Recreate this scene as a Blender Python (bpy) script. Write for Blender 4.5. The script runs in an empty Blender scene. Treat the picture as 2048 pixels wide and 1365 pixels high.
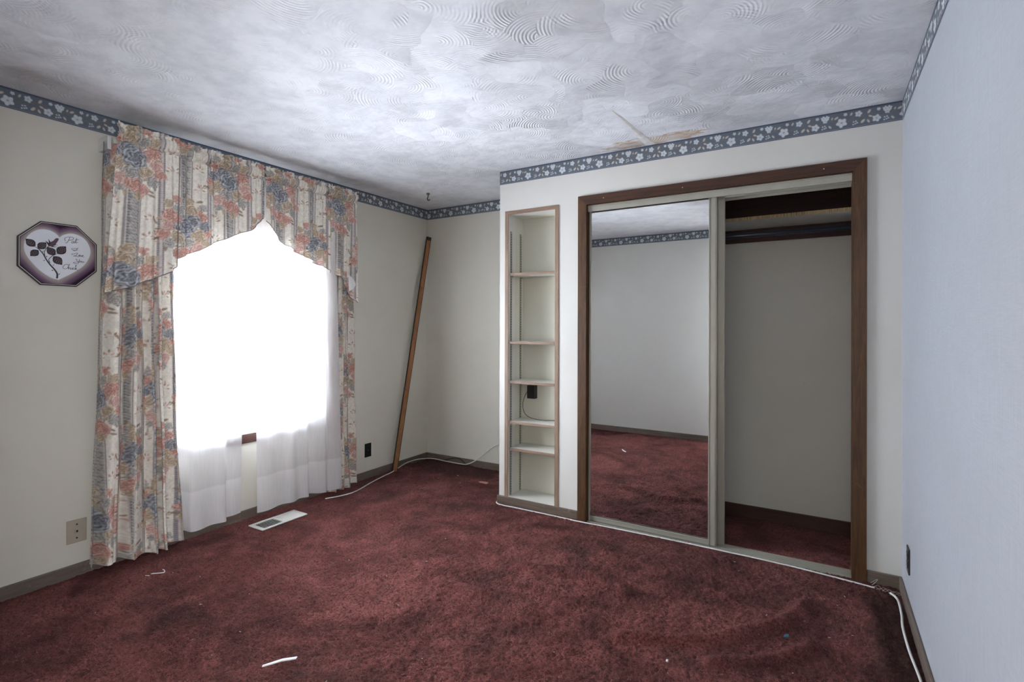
import bpy, bmesh, math, random
import numpy as np
from mathutils import Vector, Matrix

random.seed(7)
RNG = np.random.default_rng(11)
SC = bpy.context.scene
COL = SC.collection
PI = math.pi

# ------------------------------------------------------------------ camera, sky, light, exposure
CAM_POS = Vector((3.3199, -3.2012, 1.3166))
YAW, PITCH, ROLL = .542, .0013, .0027
FPX, SHIFT = 1034.48, -33.08
def make_camera():
    c, s = math.cos(YAW), math.sin(YAW)
    F = Vector((-s, c, 0)); R = Vector((c, s, 0)); U = Vector((0, 0, 1))
    F2 = F*math.cos(PITCH) + U*math.sin(PITCH); U2 = U*math.cos(PITCH) - F*math.sin(PITCH)
    R2 = R*math.cos(ROLL) + U2*math.sin(ROLL); U3 = U2*math.cos(ROLL) - R*math.sin(ROLL)
    cam = bpy.data.cameras.new('camera'); o = bpy.data.objects.new('camera', cam); COL.objects.link(o)
    m = Matrix((R2, U3, -F2)).transposed().to_4x4(); m.translation = CAM_POS
    o.matrix_world = m
    cam.sensor_width = 36; cam.sensor_fit = 'HORIZONTAL'; cam.lens = FPX/2048*36
    cam.shift_y = SHIFT/2048; cam.clip_start = .02; cam.clip_end = 200
    SC.camera = o
make_camera()

SC.view_settings.view_transform = 'Standard'
try: SC.view_settings.look = 'None'
except Exception: pass
SC.view_settings.gamma = 1
SC.view_settings.use_curve_mapping = False
SC.view_settings.exposure = 1.36
SC.cycles.use_light_tree = False
SC.cycles.max_bounces = 10; SC.cycles.diffuse_bounces = 4; SC.cycles.transparent_max_bounces = 24

SC.cycles.caustics_reflective = False; SC.cycles.caustics_refractive = False

W_ = bpy.data.worlds.new('overcast_sky'); SC.world = W_
W_.use_nodes = True
_bg = W_.node_tree.nodes['Background']
_bg.inputs[0].default_value = (.74, .86, 1.0, 1)
_bg.inputs[1].default_value = 1.0

def daylight(name, loc, rot, sx, sy, power, col):
    """area light at an opening: window daylight and the added hall fill"""
    l = bpy.data.lights.new(name, 'AREA'); l.shape = 'RECTANGLE'; l.size = sx; l.size_y = sy
    l.energy = power; l.color = col
    o = bpy.data.objects.new(name, l); COL.objects.link(o); o.location = loc; o.rotation_euler = rot
daylight('daylight_window', (-.15, -1.13, 1.26), (0, -PI/2, 0), 1.36, 1.04, 172, (.86, .91, 1.0))
daylight('fill_light_hall', (4.78, -3.72, 1.40), (0, PI/2, 0), 1.5, 1.0, 58, (.95, .97, 1.0))  # fill light added behind the camera to lift the left wall

# ------------------------------------------------------------------ dimensions
H = 2.44; WX = 3.656; YB = .705; XB = 1.287; YR = -2.99
OL, OR_, OT = 1.9139, 3.5097, 2.1764; CW = .0595
IL, IR, IT = OL+CW, OR_-CW, OT-CW
HB = .097; BBH = .074

# ------------------------------------------------------------------ helpers
def lin(*c):
    out = []
    for v in c:
        v = v/255
        out.append(v/12.92 if v <= .04045 else ((v+.055)/1.055)**2.4)
    return np.array(out)

def tag(o, label=None, cat=None, group=None, kind=None):
    if label: o['label'] = label
    if cat: o['category'] = cat
    if group: o['group'] = group
    if kind: o['kind'] = kind
    return o

def empty(name, loc=(0, 0, 0), label=None, cat=None, group=None, kind=None):
    o = bpy.data.objects.new(name, None); COL.objects.link(o); o.location = loc
    o.empty_display_size = .05
    return tag(o, label, cat, group, kind)

def link(name, me, m, parent=None):
    o = bpy.data.objects.new(name, me); COL.objects.link(o)
    if m: me.materials.append(m)
    if parent:
        o.parent = parent
        o.matrix_parent_inverse = Matrix.Translation(-parent.location)
        if parent.parent: o.matrix_parent_inverse = Matrix.Identity(4)
    return o

class MB:
    """collects boxes, prisms, tubes in world coordinates, builds ONE mesh object"""
    def __init__(s): s.v = []; s.f = []; s.sm = []
    def add(s, vs, fs, smooth=False):
        b = len(s.v); s.v += [tuple(v) for v in vs]
        for f in fs: s.f.append([b+i for i in f]); s.sm.append(smooth)
        return s
    def box(s, x0, x1, y0, y1, z0, z1, bev=0):
        bm = bmesh.new(); bmesh.ops.create_cube(bm, size=1)
        for v in bm.verts:
            v.co = Vector(((x0+x1)/2+(x1-x0)*v.co.x, (y0+y1)/2+(y1-y0)*v.co.y, (z0+z1)/2+(z1-z0)*v.co.z))
        if bev: bmesh.ops.bevel(bm, geom=list(bm.edges), offset=bev, segments=2, affect='EDGES', profile=.5)
        bm.verts.index_update()
        s.add([v.co[:] for v in bm.verts], [[v.index for v in f.verts] for f in bm.faces]); bm.free()
        return s
    def prism(s, pts, d):
        """pts: planar ring of 3d points, d: extrusion vector"""
        n = len(pts); d = Vector(d)
        vs = [Vector(p) for p in pts] + [Vector(p)+d for p in pts]
        fs = [list(range(n))[::-1], list(range(n, 2*n))] + [[i, (i+1) % n, n+(i+1) % n, n+i] for i in range(n)]
        return s.add(vs, fs)
    def tube(s, pts, r, n=8, smoothpath=0, caps=True):
        P = [Vector(p) for p in pts]
        if smoothpath: P = [Vector(p) for p in catmull([tuple(p) for p in P], smoothpath)]
        rad = r if callable(r) else (lambda t: r)
        vs = []; up = None; m = len(P)
        for i, p in enumerate(P):
            t = (P[min(i+1, m-1)]-P[max(i-1, 0)]).normalized()
            if up is None:
                up = Vector((0, 0, 1)) if abs(t.z) < .9 else Vector((1, 0, 0))
            a = t.cross(up).normalized(); b = a.cross(t).normalized(); up = b
            rr = rad(i/(m-1))
            for k in range(n):
                an = 2*PI*k/n
                vs.append(p+a*(rr*math.cos(an))+b*(rr*math.sin(an)))
        fs = [[i*n+k, i*n+(k+1) % n, (i+1)*n+(k+1) % n, (i+1)*n+k] for i in range(m-1) for k in range(n)]
        s.add(vs, fs, True)
        if caps:
            base = len(s.v)-len(vs)
            s.f.append([base+k for k in range(n)][::-1]); s.sm.append(False)
            s.f.append([base+(m-1)*n+k for k in range(n)]); s.sm.append(False)
        return s
    def build(s, name, m, parent=None, kind=None):
        me = bpy.data.meshes.new(name); me.from_pydata(s.v, [], s.f); 
        me.polygons.foreach_set('use_smooth', s.sm)
        bm = bmesh.new(); bm.from_mesh(me); bmesh.ops.recalc_face_normals(bm, faces=bm.faces); bm.to_mesh(me); bm.free()
        me.update()
        o = link(name, me, m, parent)
        if kind: o['kind'] = kind
        return o

def box(name, m, parent, *a, bev=0):
    return MB().box(*a, bev=bev).build(name, m, parent)

def catmull(P, k=8, closed=False):
    P = [np.array(p, float) for p in P]; n = len(P); out = []
    rng = range(n) if closed else range(n-1)
    for i in rng:
        if closed: p0, p1, p2, p3 = P[i-1], P[i], P[(i+1) % n], P[(i+2) % n]
        else: p0, p1, p2, p3 = P[max(i-1, 0)], P[i], P[i+1], P[min(i+2, n-1)]
        for j in range(k):
            t = j/k
            out.append(.5*((2*p1)+(-p0+p2)*t+(2*p0-5*p1+4*p2-p3)*t*t+(-p0+3*p1-3*p2+p3)*t**3))
    if not closed: out.append(P[-1])
    return [tuple(p) for p in out]

def grid_mesh(name, X, Y, Z, m, parent=None, col=None, smooth=True):
    """X,Y,Z 2-d arrays -> quad grid object, optional per-vertex colours (h,w,3)"""
    h, w = X.shape
    co = np.stack([X, Y, Z], -1).reshape(-1, 3).astype(np.float32)
    idx = np.arange(h*w).reshape(h, w)
    q = np.stack([idx[:-1, :-1], idx[:-1, 1:], idx[1:, 1:], idx[1:, :-1]], -1).reshape(-1, 4)
    me = bpy.data.meshes.new(name)
    me.vertices.add(h*w); me.vertices.foreach_set('co', co.ravel())
    me.loops.add(q.size); me.loops.foreach_set('vertex_index', q.ravel().astype(np.int32))
    me.polygons.add(len(q)); me.polygons.foreach_set('loop_start', np.arange(0, q.size, 4, dtype=np.int32))
    me.polygons.foreach_set('use_smooth', np.full(len(q), smooth))
    me.update(calc_edges=True)
    if col is not None:
        ca = me.color_attributes.new('Col', 'FLOAT_COLOR', 'POINT')
        c4 = np.ones((h*w, 4), np.float32); c4[:, :3] = col.reshape(-1, 3)
        ca.data.foreach_set('color', c4.ravel())
    return link(name, me, m, parent)

def slab(a_ax, n_ax, n0, n1, a0, a1, z0, z1, holes=()):
    """wall slab running along axis a_ax between n0..n1, with rectangular holes (a0,a1,z0,z1)"""
    As = sorted({a0, a1, *[h[0] for h in holes], *[h[1] for h in holes]})
    Zs = sorted({z0, z1, *[h[2] for h in holes], *[h[3] for h in holes]})
    As = [a for a in As if a0 <= a <= a1]; Zs = [z for z in Zs if z0 <= z <= z1]
    def solid(i, j):
        if not (0 <= i < len(As)-1 and 0 <= j < len(Zs)-1): return False
        ca, cz = (As[i]+As[i+1])/2, (Zs[j]+Zs[j+1])/2
        return not any(h[0] < ca < h[1] and h[2] < cz < h[3] for h in holes)
    mb = MB()
    def P(a, n, z):
        p = [0, 0, z]; p[a_ax] = a; p[n_ax] = n; return tuple(p)
    for i in range(len(As)-1):
        for j in range(len(Zs)-1):
            if not solid(i, j): continue
            A, B, C, D = As[i], As[i+1], Zs[j], Zs[j+1]
            for n in (n0, n1): mb.add([P(A, n, C), P(B, n, C), P(B, n, D), P(A, n, D)], [[0, 1, 2, 3]])
            if not solid(i-1, j): mb.add([P(A, n0, C), P(A, n1, C), P(A, n1, D), P(A, n0, D)], [[0, 1, 2, 3]])
            if not solid(i+1, j): mb.add([P(B, n0, C), P(B, n1, C), P(B, n1, D), P(B, n0, D)], [[0, 1, 2, 3]])
            if not solid(i, j-1): mb.add([P(A, n0, C), P(B, n0, C), P(B, n1, C), P(A, n1, C)], [[0, 1, 2, 3]])
            if not solid(i, j+1): mb.add([P(A, n0, D), P(B, n0, D), P(B, n1, D), P(A, n1, D)], [[0, 1, 2, 3]])
    # weld
    me = bpy.data.meshes.new('slab'); me.from_pydata(mb.v, [], mb.f)
    bm = bmesh.new(); bm.from_mesh(me); bmesh.ops.remove_doubles(bm, verts=bm.verts, dist=1e-5)
    bmesh.ops.recalc_face_normals(bm, faces=bm.faces); bm.to_mesh(me); bm.free()
    return me

def struct(o, label, cat):
    return tag(o, label, cat, kind='structure')

# ------------------------------------------------------------------ node helpers / materials
class NT:
    def __init__(s, name):
        s.m = bpy.data.materials.new(name); s.m.use_nodes = True
        s.t = s.m.node_tree; s.b = s.t.nodes['Principled BSDF']; s.o = s.t.nodes['Material Output']
    def n(s, typ, ins=None, **kw):
        nd = s.t.nodes.new(typ)
        for k, v in kw.items(): setattr(nd, k, v)
        for k, v in (ins or {}).items():
            if hasattr(v, 'is_output') or isinstance(v, bpy.types.NodeSocket): s.t.links.new(v, nd.inputs[k])
            else: nd.inputs[k].default_value = v
        return nd
    def set(s, **kw):
        for k, v in kw.items():
            k = k.replace('_', ' ')
            if isinstance(v, bpy.types.NodeSocket): s.t.links.new(v, s.b.inputs[k])
            else: s.b.inputs[k].default_value = v
        return s
    def coord(s, out='Object', scale=None):
        c = s.n('ShaderNodeTexCoord').outputs[out]
        if scale is None: return c
        return s.n('ShaderNodeMapping', {'Vector': c, 'Scale': scale}).outputs[0]
    def noise(s, vec, scale, detail=3, rough=.55, dist=0, out='Fac'):
        return s.n('ShaderNodeTexNoise', {'Vector': vec, 'Scale': scale, 'Detail': detail, 'Roughness': rough, 'Distortion': dist}).outputs[out]
    def ramp(s, fac, stops):
        r = s.n('ShaderNodeValToRGB', {'Fac': fac}).color_ramp
        nd = s.t.nodes[-1]
        while len(r.elements) < len(stops): r.elements.new(.5)
        for e, (p, c) in zip(r.elements, stops):
            e.position = p; e.color = (c[0], c[1], c[2], 1) if hasattr(c, '__len__') else (c, c, c, 1)
        return nd.outputs[0]
    def mix(s, fac, a, b, blend='MIX'):
        nd = s.t.nodes.new('ShaderNodeMix'); nd.data_type = 'RGBA'; nd.blend_type = blend
        for k, v in ((0, fac), (6, a), (7, b)):
            if isinstance(v, bpy.types.NodeSocket): s.t.links.new(v, nd.inputs[k])
            else: nd.inputs[k].default_value = v if k == 0 else (*v[:3], 1)
        return nd.outputs[2]
    def math(s, op, a, b=0., c=0.):
        nd = s.t.nodes.new('ShaderNodeMath'); nd.operation = op
        for i, v in enumerate((a, b, c)):
            if isinstance(v, bpy.types.NodeSocket): s.t.links.new(v, nd.inputs[i])
            else: nd.inputs[i].default_value = v
        return nd.outputs[0]
    def bump(s, h, strength=.3, dist=.01):
        o = s.n('ShaderNodeBump', {'Height': h, 'Strength': strength, 'Distance': dist}).outputs[0]
        s.t.links.new(o, s.b.inputs['Normal']); return o

def plain(name, col, rough=.6, metal=0., var=.06, scale=30, bump=0.):
    t = NT(name); v = t.coord()
    nz = t.noise(v, scale, 4)
    c = np.array(col)
    t.set(Base_Color=t.ramp(nz, [(.25, tuple(c*(1-var))), (.75, tuple(np.minimum(c*(1+var), 1)))]), Roughness=rough, Metallic=metal)
    if bump: t.bump(nz, bump, .004)
    return t.m

def wall_paint(name, col, grime):
    t = NT(name); v = t.coord()
    big = t.noise(v, 1.6, 4, .6); fine = t.noise(v, 260, 2)
    mid = t.noise(v, 9, 5, .7)
    c = np.array(col)
    base = t.mix(t.ramp(big, [(.35, 0.), (.75, 1.)]), tuple(c), tuple(c*np.array(grime)))
    speck = t.n('ShaderNodeTexVoronoi', {'Vector': v, 'Scale': 3.2}, feature='F1').outputs['Distance']
    spot = t.ramp(speck, [(.0, 1.), (.018, 1.), (.03, 0.)])
    spot = t.math('MULTIPLY', spot, t.ramp(mid, [(.5, 0.), (.6, .5)]))
    t.set(Base_Color=t.mix(spot, base, tuple(c*.35)), Roughness=.62)
    t.bump(t.math('ADD', t.math('MULTIPLY', fine, .4), mid), .12, .003)
    return t.m

M = {}
CREAM = np.array((.66, .635, .565))
M['wall'] = wall_paint('cream_wall_paint', CREAM, (.94, .93, .90))
M['wall_front'] = wall_paint('cream_wall_paint_front', np.array((.69, .675, .635)), (.95, .945, .93))
M['niche'] = wall_paint('niche_paint', np.array((.70, .69, .61)), (.90, .88, .82))

def mat_wallpaper():
    t = NT('pale_blue_textured_wallpaper'); v = t.coord()
    a = t.noise(t.coord('Object', (1, 160, 3)), 2.2, 4, .7)
    b = t.noise(t.coord('Object', (1, 10, 190)), 2.0, 3, .7)
    big = t.noise(v, 2.0, 3)
    h = t.math('ADD', a, t.math('MULTIPLY', b, .7))
    c = t.mix(t.ramp(h, [(.55, 0.), (1.1, 1.)]), (.37, .392, .43), (.47, .493, .535))
    c = t.mix(t.ramp(big, [(.4, 0.), (.8, .35)]), c, (.38, .395, .41))
    t.set(Base_Color=c, Roughness=.6); t.bump(h, .25, .002)
    return t.m
M['paper'] = mat_wallpaper()

def mat_ceiling():
    t = NT('swirl_plaster_ceiling'); v = t.coord()
    wob = t.n('ShaderNodeTexNoise', {'Vector': v, 'Scale': 4.5, 'Detail': 1.}).outputs['Color']
    sub = t.n('ShaderNodeVectorMath', {0: wob, 1: (.5, .5, .5)}, operation='SUBTRACT').outputs[0]
    sc_ = t.n('ShaderNodeVectorMath', {0: sub, 'Scale': .30}, operation='SCALE').outputs[0]
    vd = t.n('ShaderNodeVectorMath', {0: v, 1: sc_}, operation='ADD').outputs[0]
    def layer(scale, freq, off):
        vv = t.n('ShaderNodeVectorMath', {0: vd, 1: off}, operation='ADD').outputs[0]
        vo = t.n('ShaderNodeTexVoronoi', {'Vector': vv, 'Scale': scale}, feature='F1', voronoi_dimensions='2D')
        pos = vo.outputs['Position']; colr = vo.outputs['Color']
        vu = t.n('ShaderNodeVectorMath', {0: v, 1: off}, operation='ADD').outputs[0]
        d = t.n('ShaderNodeVectorMath', {0: vu, 1: pos}, operation='SUBTRACT').outputs[0]
        co = t.n('ShaderNodeVectorMath', {0: colr, 1: (.5, .5, .5)}, operation='SUBTRACT').outputs[0]
        of = t.n('ShaderNodeVectorMath', {0: co, 'Scale': .9/scale}, operation='SCALE').outputs[0]
        d2 = t.n('ShaderNodeVectorMath', {0: d, 1: of}, operation='ADD').outputs[0]
        d3 = t.n('ShaderNodeVectorMath', {0: d2, 1: (1, 1, 0)}, operation='MULTIPLY').outputs[0]
        r = t.n('ShaderNodeVectorMath', {0: d3}, operation='LENGTH').outputs['Value']
        r = t.math('ADD', r, t.math('MULTIPLY', t.noise(v, 9, 0), .012))
        ridge = t.math('SINE', t.math('MULTIPLY', r, freq))
        co2 = t.n('ShaderNodeVectorMath', {0: t.n('ShaderNodeVectorMath', {0: co, 1: (1, 1, 0)}, operation='MULTIPLY').outputs[0]}, operation='NORMALIZE').outputs[0]
        dn = t.n('ShaderNodeVectorMath', {0: d3}, operation='NORMALIZE').outputs[0]
        sec = t.n('ShaderNodeVectorMath', {0: dn, 1: co2}, operation='DOT_PRODUCT').outputs['Value']
        ridge = t.math('MULTIPLY', ridge, t.n('ShaderNodeMapRange', {0: sec, 1: -.1, 2: .5, 3: 0., 4: 1.}).outputs[0])
        tilt = t.n('ShaderNodeVectorMath', {0: d3, 1: co}, operation='DOT_PRODUCT').outputs['Value']
        return ridge, tilt, colr
    r1, t1, c1 = layer(3.6, 400., (0, 0, 0))
    r2, t2, c2 = layer(5.0, 440., (3.7, 1.3, 0))
    patch1 = t.ramp(t.noise(v, 5.0, 2, .6), [(.49, 0.), (.62, 1.)])
    patch2 = t.ramp(t.noise(t.n('ShaderNodeVectorMath', {0: v, 1: (9, 4, 0)}, operation='ADD').outputs[0], 3.5, 2, .6), [(.48, 0.), (.62, 1.)])
    ridges = t.math('ADD', t.math('MULTIPLY', r1, patch1), t.math('MULTIPLY', r2, patch2))
    lump = t.noise(v, 6, 3, .6)
    h = t.math('ADD', t.math('MULTIPLY', ridges, .0012), t.math('MULTIPLY', t.math('ADD', t1, t2), .20))
    h = t.math('ADD', h, t.math('MULTIPLY', lump, .014))
    nb = t.n('ShaderNodeBump', {'Height': h, 'Strength': .75, 'Distance': 1.0}).outputs[0]
    t.t.links.new(nb, t.b.inputs['Normal'])
    # water stains (a shape of their own by the closet wall), faint soiling
    x = t.n('ShaderNodeSeparateXYZ', {0: v})
    dx = t.math('SUBTRACT', x.outputs[0], 2.42); dy = t.math('ADD', x.outputs[1], .075)
    e = t.math('SQRT', t.math('ADD', t.math('MULTIPLY', t.math('MULTIPLY', dx, dx), 9.), t.math('MULTIPLY', t.math('MULTIPLY', dy, dy), 140.)))
    e = t.math('ADD', e, t.math('MULTIPLY', t.math('SUBTRACT', t.noise(t.coord('Object', (1, 3.5, 1)), 7, 4, .7), .5), 2.2))
    st = t.ramp(e, [(.25, .45), (.62, .5), (.75, 1.), (.92, 0.)])
    st = t.math('MULTIPLY', st, t.ramp(t.noise(t.coord('Object', (1, 5, 1)), 6, 3), [(.30, .15), (.55, 1.)]))
    soil = t.ramp(t.noise(v, 7, 5, .65), [(.36, (.66, .672, .71)), (.58, (.77, .78, .815))])
    t.set(Base_Color=t.mix(st, soil, (.47, .29, .12)), Roughness=.75)
    return t.m
M['ceiling'] = mat_ceiling()

def mat_carpet():
    t = NT('dark_red_plush_carpet'); v = t.coord()
    nap = t.noise(v, 2.6, 5, .60, .8); nap2 = t.noise(v, 9.0, 4, .65, .6)
    tuft = t.noise(v, 95, 3, .7); fine = t.noise(v, 380, 2, .6)
    f = t.math('ADD', t.math('MULTIPLY', nap, .78), t.math('MULTIPLY', nap2, .22))
    c = t.ramp(f, [(.34, (.055, .0120, .0100)), (.47, (.175, .050, .043)), (.60, (.300, .096, .083))])
    c = t.mix(t.ramp(tuft, [(.34, .80), (.56, 0.)]), c, (.036, .010, .008))
    c = t.mix(t.ramp(fine, [(.5, 0.), (.85, .35)]), c, (.30, .115, .10))
    soil = t.ramp(t.noise(v, 1.3, 6, .72), [(.52, 0.), (.68, .75)])
    c = t.mix(soil, c, (.034, .015, .013))
    # dark patches with ragged edges: one in the recess corner, one along the right wall
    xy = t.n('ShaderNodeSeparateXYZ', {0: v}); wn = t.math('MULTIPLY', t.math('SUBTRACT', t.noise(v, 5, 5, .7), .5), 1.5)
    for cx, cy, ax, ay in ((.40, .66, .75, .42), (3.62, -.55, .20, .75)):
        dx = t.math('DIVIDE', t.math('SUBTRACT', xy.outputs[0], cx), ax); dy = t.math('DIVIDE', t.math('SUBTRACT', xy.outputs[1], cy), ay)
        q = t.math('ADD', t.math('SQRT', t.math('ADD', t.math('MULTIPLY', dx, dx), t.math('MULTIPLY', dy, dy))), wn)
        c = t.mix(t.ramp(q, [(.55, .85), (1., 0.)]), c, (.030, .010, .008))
    t.set(Base_Color=c, Roughness=.95, Sheen_Weight=.16, Sheen_Roughness=.45, Sheen_Tint=(.9, .58, .56, 1), Specular_IOR_Level=.1)
    t.bump(t.math('ADD', tuft, t.math('MULTIPLY', fine, .5)), 1., .009)
    return t.m
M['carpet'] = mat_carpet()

def wood(name, c0, c1, axis='z', rough=.45, wear=None, spec=.5):
    t = NT(name)
    s = {'x': (.6, 9, 9), 'y': (9, .6, 9), 'z': (9, 9, .6)}[axis]
    v = t.coord('Object', s)
    g = t.noise(v, 5, 6, .65, 1.4); g2 = t.noise(t.coord('Object', tuple(4*k for k in s)), 6, 3, .7)
    f = t.math('ADD', t.math('MULTIPLY', g, .7), t.math('MULTIPLY', g2, .3))
    c = t.ramp(f, [(.36, c0), (.64, c1)])
    if wear is not None:
        w = t.noise(t.coord(), 16, 6, .75)
        c = t.mix(t.ramp(w, [(.60, 0.), (.70, .8)]), c, wear)
    t.set(Base_Color=c, Roughness=rough, Specular_IOR_Level=spec); t.bump(f, .08, .003)
    return t.m
M['casing'] = wood('dark_stained_casing', (.030, .012, .0035), (.115, .048, .013), 'z', .5, (.14, .075, .035))
M['casing_h'] = wood('dark_stained_casing_level', (.026, .008, .003), (.085, .028, .009), 'x', .5)
M['base_x'] = wood('brown_baseboard_x', (.105, .075, .055), (.175, .13, .10), 'x', .55, (.24, .20, .17))
M['base_y'] = wood('brown_baseboard_y', (.105, .078, .06), (.17, .13, .105), 'y', .55, (.24, .20, .17))
M['base_dark'] = wood('dark_red_baseboard', (.035, .012, .008), (.075, .028, .018), 'x', .5)
M['niche_wood_z'] = wood('tan_face_frame', (.20, .125, .08), (.33, .22, .15), 'z', .55)
M['niche_wood_x'] = wood('tan_face_frame_level', (.19, .12, .08), (.31, .20, .145), 'x', .55)
M['stick'] = wood('orange_brown_stick', (.20, .075, .022), (.36, .15, .045), 'z', .5, (.08, .03, .012))
M['stick_edge'] = plain('dark_stick_edge', (.02, .010, .007), .6)
M['shelf_edge'] = None
M['closet_wood_and_shade'] = wood('closet_cleat_wood_and_shade', (.030, .009, .007), (.060, .017, .013), 'x', .6)  # cleat wood; also painted in for the shade above the shelf
M['frame_metal'] = plain('champagne_door_frame', (.36, .345, .285), .38, .25, .03, 12)
M['track_metal'] = plain('champagne_track', (.38, .365, .305), .42, .2, .05, 20)
M['black_plastic'] = plain('black_plastic', (.012, .012, .013), .35)
M['white_plastic'] = plain('white_cable_plastic', (.72, .71, .68), .45)
M['beige_plastic'] = plain('beige_plate', (.40, .345, .27), .4, 0, .04)
M['dark_hole'] = plain('dark_slot', (.01, .009, .008), .7)
M['white_metal'] = plain('painted_register_metal', (.70, .68, .63), .45, 0, .08, 60)
M['rod_black'] = plain('dark_blue_rod', (.020, .024, .038), .28)
M['white_paint'] = plain('white_window_paint', (.74, .74, .72), .5, 0, .03)
M['brass_dark'] = plain('aged_brass', (.10, .075, .03), .4, .7)
M['paper_white'] = plain('white_scrap', (.8, .8, .8), .7)
M['pink_scrap'] = plain('pink_scrap', (.46, .20, .16), .8)
M['blue_scrap'] = plain('blue_scrap', (.05, .10, .14), .8)
M['black_cord'] = plain('black_cord', (.015, .013, .013), .5)
M['lint'] = plain('pale_lint', (.48, .42, .38), .9)
M['tape'] = plain('aged_seam_tape', (.74, .73, .70), .7, 0, .15, 25)
M['ground'] = plain('pale_ground', (.42, .43, .40), .9, 0, .1, 2)
M['shelf_white'] = plain('white_shelf_laminate', (.70, .69, .63), .45, 0, .05, 9)

def mat_particle_edge():
    t = NT('particleboard_edge'); v = t.coord('Object', (1, 1, .06))
    n = t.noise(v, 190, 3, .8)
    t.set(Base_Color=t.ramp(n, [(.3, (.16, .105, .04)), (.6, (.42, .32, .17))]), Roughness=.8)
    return t.m
M['shelf_edge'] = mat_particle_edge()

def mat_mirror():
    t = NT('dusty_mirror'); v = t.coord()
    drip = t.noise(t.coord('Object', (26, 1, .55)), 2.4, 3, .6)
    smear = t.noise(v, 3, 4, .7)
    t.set(Base_Color=(.86, .875, .865, 1), Metallic=1.,
          Roughness=t.math('ADD', t.math('MULTIPLY', t.ramp(drip, [(.66, 0.), (.76, 1.)]), .05), t.math('MULTIPLY', smear, .012)))
    return t.m
M['mirror'] = mat_mirror()

def mat_glass():
    t = NT('window_glass')
    tr = t.n('ShaderNodeBsdfTransparent', {'Color': (.97, .98, .98, 1)}).outputs[0]
    gl = t.n('ShaderNodeBsdfGlossy', {'Roughness': .02}).outputs[0]
    fr = t.n('ShaderNodeFresnel', {'IOR': 1.45}).outputs[0]
    mx = t.n('ShaderNodeMixShader', {0: fr, 1: tr, 2: gl}).outputs[0]
    t.t.links.new(mx, t.o.inputs[0]); return t.m
M['glass'] = mat_glass()

def mat_sheer(name, trans):
    t = NT(name)
    weave = t.noise(t.coord('Object', (60, 60, 1.2)), 6, 3)
    tr = t.n('ShaderNodeBsdfTransparent', {'Color': (1, 1, 1, 1)}).outputs[0]
    di = t.n('ShaderNodeBsdfDiffuse', {'Color': (.95, .94, .96, 1)}).outputs[0]
    tl = t.n('ShaderNodeBsdfTranslucent', {'Color': (.95, .95, .97, 1)}).outputs[0]
    cl = t.n('ShaderNodeMixShader', {0: .42, 1: di, 2: tl}).outputs[0]
    f = t.math('ADD', t.math('MULTIPLY', t.math('SUBTRACT', weave, .5), .25), trans)
    mx = t.n('ShaderNodeMixShader', {0: f, 1: cl, 2: tr}).outputs[0]
    t.t.links.new(mx, t.o.inputs[0]); return t.m
M['sheer'] = mat_sheer('sheer_voile', .25)
M['sheer_hem'] = mat_sheer('sheer_hem', .12)

def mat_print(name, rough=.8, transl=0., weave=0.):
    t = NT(name)
    a = t.n('ShaderNodeVertexColor', layer_name='Col').outputs[0]
    c = a
    if weave:
        nz = t.noise(t.coord(), 320, 3, .7)
        c = t.mix(weave, a, t.ramp(nz, [(.3, .35), (.7, 1.)]), 'MULTIPLY')
    t.set(Base_Color=c, Roughness=rough, Specular_IOR_Level=.25)
    if transl:
        tl = t.n('ShaderNodeBsdfTranslucent', {'Color': c}).outputs[0]
        mx = t.n('ShaderNodeMixShader', {0: transl, 1: t.b.outputs[0], 2: tl}).outputs[0]
        t.t.links.new(mx, t.o.inputs[0])
    return t.m
M['fabric'] = mat_print('floral_curtain_print', .85, .05, .15)
M['piping'] = plain('mauve_grey_piping', (.20, .17, .17), .8)
M['lining'] = plain('white_lining', (.78, .77, .76), .8)
M['border'] = mat_print('floral_border_print', .7)
M['plaque'] = mat_print('plaque_face_print', .35)
M['plaque_black'] = plain('plaque_black_edge', (.012, .010, .012), .35)
M['plaque_cream'] = plain('plaque_cream_line', (.62, .58, .50), .5)
M['plaque_white'] = plain('plaque_white_heart', (.74, .755, .80), .3, 0, .02)
M['plaque_dark'] = plain('plaque_dark_leaf', (.035, .018, .026), .4, 0, .15)
M['plaque_vein'] = plain('plaque_leaf_vein', (.28, .24, .25), .5)
M['plaque_mauve'] = plain('plaque_mauve_bud', (.11, .055, .085), .4)
M['plaque_ink'] = plain('plaque_ink', (.13, .12, .11), .5)

def vnoise(h, w, cells_h, cells_w, rng):
    """smooth value noise"""
    g = rng.random((cells_h+2, cells_w+2))
    y = np.linspace(0, cells_h, h); x = np.linspace(0, cells_w, w)
    y0 = y.astype(int); x0 = x.astype(int); fy = (y-y0)[:, None]; fx = (x-x0)[None, :]
    fy = fy*fy*(3-2*fy); fx = fx*fx*(3-2*fx)
    return (g[y0][:, x0]*(1-fx)+g[y0][:, x0+1]*fx)*(1-fy)+(g[y0+1][:, x0]*(1-fx)+g[y0+1][:, x0+1]*fx)*fy

# ------------------------------------------------------------------ painted prints (numpy canvases, linear colour)
def canvas(w, h, col): 
    c = np.empty((h, w, 3)); c[:] = col; return c
def over(c, mask, col):
    c[:] = c*(1-mask[..., None]) + np.asarray(col)*mask[..., None]
def wrapd(a, period):
    return (a+period/2) % period - period/2

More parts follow.
